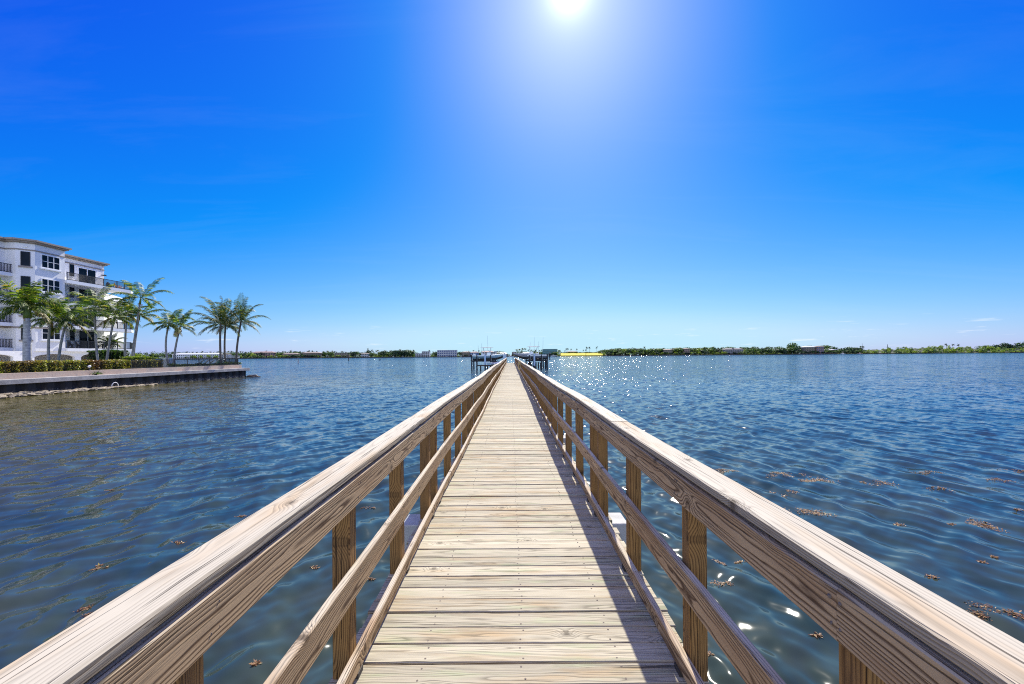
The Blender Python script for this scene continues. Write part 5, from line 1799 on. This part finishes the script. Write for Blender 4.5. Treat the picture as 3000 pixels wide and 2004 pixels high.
house(1281, 1338, 1025.5, 'three-storey modern white house with dark blue glass', 3, 9, M_FARWHITE, M_FARWHITE, hip=False, Y=708, wfill=.78, glass=M_BLUEG)
house(1353, 1376, 1029.5, 'tan house right of the three-storey white house', 2, 5, M_TAN, M_TERRA, Y=708)
house(1377, 1402, 1030, 'pale-roofed house left of the boat lift', 2, 5, M_BLUEW, M_PINK, Y=709)
house(1410, 1447, 1028, 'white house with flat eaves behind the pale blue boat', 3, 7, M_FARWHITE, M_PINK, Y=708, wfill=.7)
house(1448, 1455, 1029, 'narrow pale tower house behind the bow of the pale blue boat', 3, 2, M_FARWHITE, M_FARWHITE, hip=False, Y=710)
house(1500, 1512, 1031, 'small olive house in the gap beyond the pier end', 2, 3, M_TAN, M_GREYROOF, hip=False, Y=770)
house(1476, 1488, 1037, 'low dark boathouse in the gap beyond the pier end', 1, 3, M_TAN, M_GREYROOF, hip=False, Y=760)
house(1531, 1552, 1032, 'blue house behind the bow of the grey boat', 2, 5, M_BLUEW, M_FARWHITE, Y=709)
house(1590, 1632, 1022.5, 'flat-roofed teal glass house right of the grey boat', 3, 7, M_TEAL, M_TEAL, hip=False, Y=712, wfill=.8, glass=M_TEAL)
house(1664, 1690, 1027.5, 'low hip-roofed house behind the top of the yellow bank', 2, 5, M_TAN, M_GREYROOF, Y=748, eave=1.6)
house(1946, 1970, 1022.5, 'pale house in the woods, first to the right of the yellow bank', 3, 5, M_TAN, M_TERRA, Y=709)
house(2004, 2020, 1020.5, 'small pink house in the woods left of the grey mansion', 3, 3, M_PINK, M_PINK, Y=709)
house(2125, 2178, 1020, 'wide grey mansion in the woods', 3, 10, plain('grey_stucco', (0.30, 0.29, 0.30), .8, .1, .5), M_GREYROOF, Y=710)
house(2358, 2388, 1013.5, 'cream house beside the tower house', 3, 6, M_TAN, M_FARWHITE, Y=709)
house(2393, 2414, 1013, 'tall pink and blue tower house', 4, 4, M_PINK, M_TERRA, Y=707, glass=M_BLUEG, wfill=.6)
house(2428, 2452, 1022, 'low pavilion with a pale roof right of the tower house', 2, 4, M_TAN, M_FARWHITE, Y=712, eave=1.5)

# ---- small craft and marks
boat('moored_boat', 'small white motorboat moored below the teal glass house', (W(1622, 1045, 692).x, 692, -.25), R(6), 9.5, 2.9, 1.5, M_GEL, M_DKCH, ttop=True, motors=1)
boat('moored_boat', 'low white motorboat left of the mangrove island, the left one of two', (W(2469, 1034, 690).x, 690, -.25), R(186), 7.5, 2.4, 1.3, M_GEL, M_DKCH, ttop=True, motors=1)
boat('moored_boat', 'pink-white cabin boat moored right by the edge of the mangrove island', (W(2518, 1034, 690).x, 690, -.25), R(178), 8.5, 2.7, 1.5, M_PINK, M_DKCH, ttop=True, motors=2)
boat('moored_boat', 'dark motorboat moored below the three-storey white house', (W(1308, 1045, 692).x, 692, -.25), R(4), 9.0, 2.8, 1.4, M_DKCH, M_DKCH, ttop=False, motors=1)
boat('moored_boat', 'white motorboat in the gap straight beyond the end of the pier', (W(1497, 1046, 670).x, 670, -.25), R(176), 9.0, 2.8, 1.4, M_GEL, M_DKCH, ttop=True, motors=2)
def marker(label, pts, r, Y, mats):
    m = MB()
    P = [W(px, py, Y) for px, py in pts]
    P[0].z = -1.5
    m.tube(P, r, 8)
    t = m.build('channel_marker', mats, origin=(P[0].x, Y, 0))
    tag(t, label, 'channel marker')
    return t
marker('white topped leaning pole standing in the water left of the pier', [(875.5, 1066), (873, 1051.5)], [.32, .22], 185, plain('weathered_white_pole', (0.33, .33, .30), .8, .5, 1.2))
marker('dark upright pole in the water below the round banyan', [(1021.5, 1060), (1021.5, 1040)], [.30, .18], 265, M_BLACKPILE)
marker('short dark stub of a pole in the water left of the boat lift', [(1113, 1060), (1113, 1050.5)], [.42, .30], 280, M_BLACKPILE)
marker('slim dark pole before the middle of the yellow bank', [(1716.5, 1047), (1716.5, 1035.5)], [.42, .26], 560, M_BLACKPILE)
marker('tiny dark float on the open water right of the pier', [(1988, 1056), (1988, 1051.5)], [.6, .35], 240, M_BLACKPILE)
m = MB(); p = W(2600, 1030, 730); zt = W(2600, 1009, 730).z
m.tube([(p.x, 730, 1), (p.x, 730, zt)], [.45, .35], 8)
tag(m.build('tall_post', M_BLACKPILE), 'thin tall post sticking up at the left of the mangrove island', 'post')

# ================================================================== floating seaweed
M_WEED = leafy('sargassum', [(0.0, (0.07, 0.024, 0.008)), (0.5, (0.18, 0.075, 0.022)), (0.85, (0.32, 0.18, 0.065)), (1.0, (0.50, 0.38, 0.18))], 0.2, 0.6)
def weed(px, py, wpx, label, group, n=None, asp=.5, ang=None):
    """a raft of floating weed centred on photograph pixel (px, py), wpx pixels wide"""
    v = py - VY + (px - VX) * ROLL
    Y = EYE * FPX / v
    c = W(px, py, Y)
    wid = wpx / FPX * Y
    dep = wid * asp
    r3 = random.Random(int(px * 7 + py))
    m = MB()
    n = n or int(90 + wid * wid * asp * 800)
    n = min(n, 2600)
    ca, sa = (math.cos(ang), math.sin(ang)) if ang is not None else (1, 0)
    lob = [(r3.gauss(0, .26), r3.gauss(0, .12), r3.uniform(.10, .24)) for _ in range(9)]
    for i in range(n):
        lx, ly, lr = lob[r3.randrange(7)]
        a, rr_ = r3.uniform(0, 6.28), lr * math.sqrt(r3.random())
        ex, ey = (lx + rr_ * math.cos(a)) * wid, (ly + rr_ * math.sin(a)) * dep
        x, y = c.x + ex * ca - ey * sa, c.y + ex * sa + ey * ca
        z = wave_z(x, y) + r3.uniform(-.010, .010)
        d = rvec(r3); d.z *= .15; d.normalize()
        L = r3.uniform(.02, .05)
        m.leaf(Vector((x, y, z)), d, (Vector((0, 0, 1)) + rvec(r3) * .4).normalized(), L, L * r3.uniform(.25, .55))
    o = m.build('seaweed', M_WEED, recalc=False, origin=(c.x, c.y, 0))
    tag(o, label, 'seaweed', group)
    return o
weed(2405, 1500, 150, 'large rust-brown raft of seaweed right of the right railing', None, asp=.9)
weed(2880, 1540, 150, 'broken rust-brown seaweed raft toward the right edge of the water', None, asp=1.2)
weed(2915, 1795, 210, 'long brown seaweed raft above the lower end of the right handrail', None, asp=.7, ang=R(-25))
weed(2120, 1708, 75, 'tan sprigs of seaweed just outside the right railing, longer patch', None, asp=.7, ang=R(-20))
weed(2165, 1642, 34, 'small tan tuft of seaweed outside the right railing beside a longer patch', None)
weed(2105, 1645, 40, 'tan tuft of seaweed nearest the first full right post', None)
weed(2390, 1858, 28, 'lone small tuft of seaweed under the right handrail', None)
weed(2075, 1920, 26, 'tuft of seaweed low beside the nearest full right post', None)
weed(252, 1783, 60, 'tan tuft of seaweed above the left handrail', None)
weed(258, 1808, 34, 'reddish small tuft touching the tan one above the left handrail', None)
weed(280, 1668, 44, 'tan strand of seaweed left, above the lowest tufts', None)
weed(296, 1654, 30, 'thin tan strand of seaweed left of the pier', None)
weed(705, 1510, 36, 'faint tan seaweed outside the left handrail', None)
weed(748, 1952, 22, 'small dark leafy tuft below the left top rail', None)
weed(918, 1660, 26, 'small tan tuft beside the nearest full left post', None)
weed(1083, 1698, 26, 'thin seaweed sprig left of the deck between posts', None)
weed(1075, 1492, 34, 'faint seaweed sprigs left of the deck beside the second post', None)
r4 = random.Random(31)
for i in range(9):  # weed leaves stand in for faint brownish reflections on the water
    weed(r4.uniform(2120, 2980), r4.uniform(1370, 1470), r4.uniform(60, 150), 'brown seaweed patch drawn for a faint reflection beyond the right handrail', 'seaweed patches drawn for reflections beyond the right handrail', asp=.9)
for i in range(6):
    weed(r4.uniform(2430, 2990), r4.uniform(1490, 1700), r4.uniform(14, 40), 'small scattered seaweed bit on the water right of the pier', 'small seaweed bits right of the pier', asp=1.0)
for i in range(3):
    weed(r4.uniform(100, 760), r4.uniform(1330, 1640), r4.uniform(14, 34), 'small scattered seaweed bit on the water left of the pier', 'small seaweed bits left of the pier', asp=1.0)
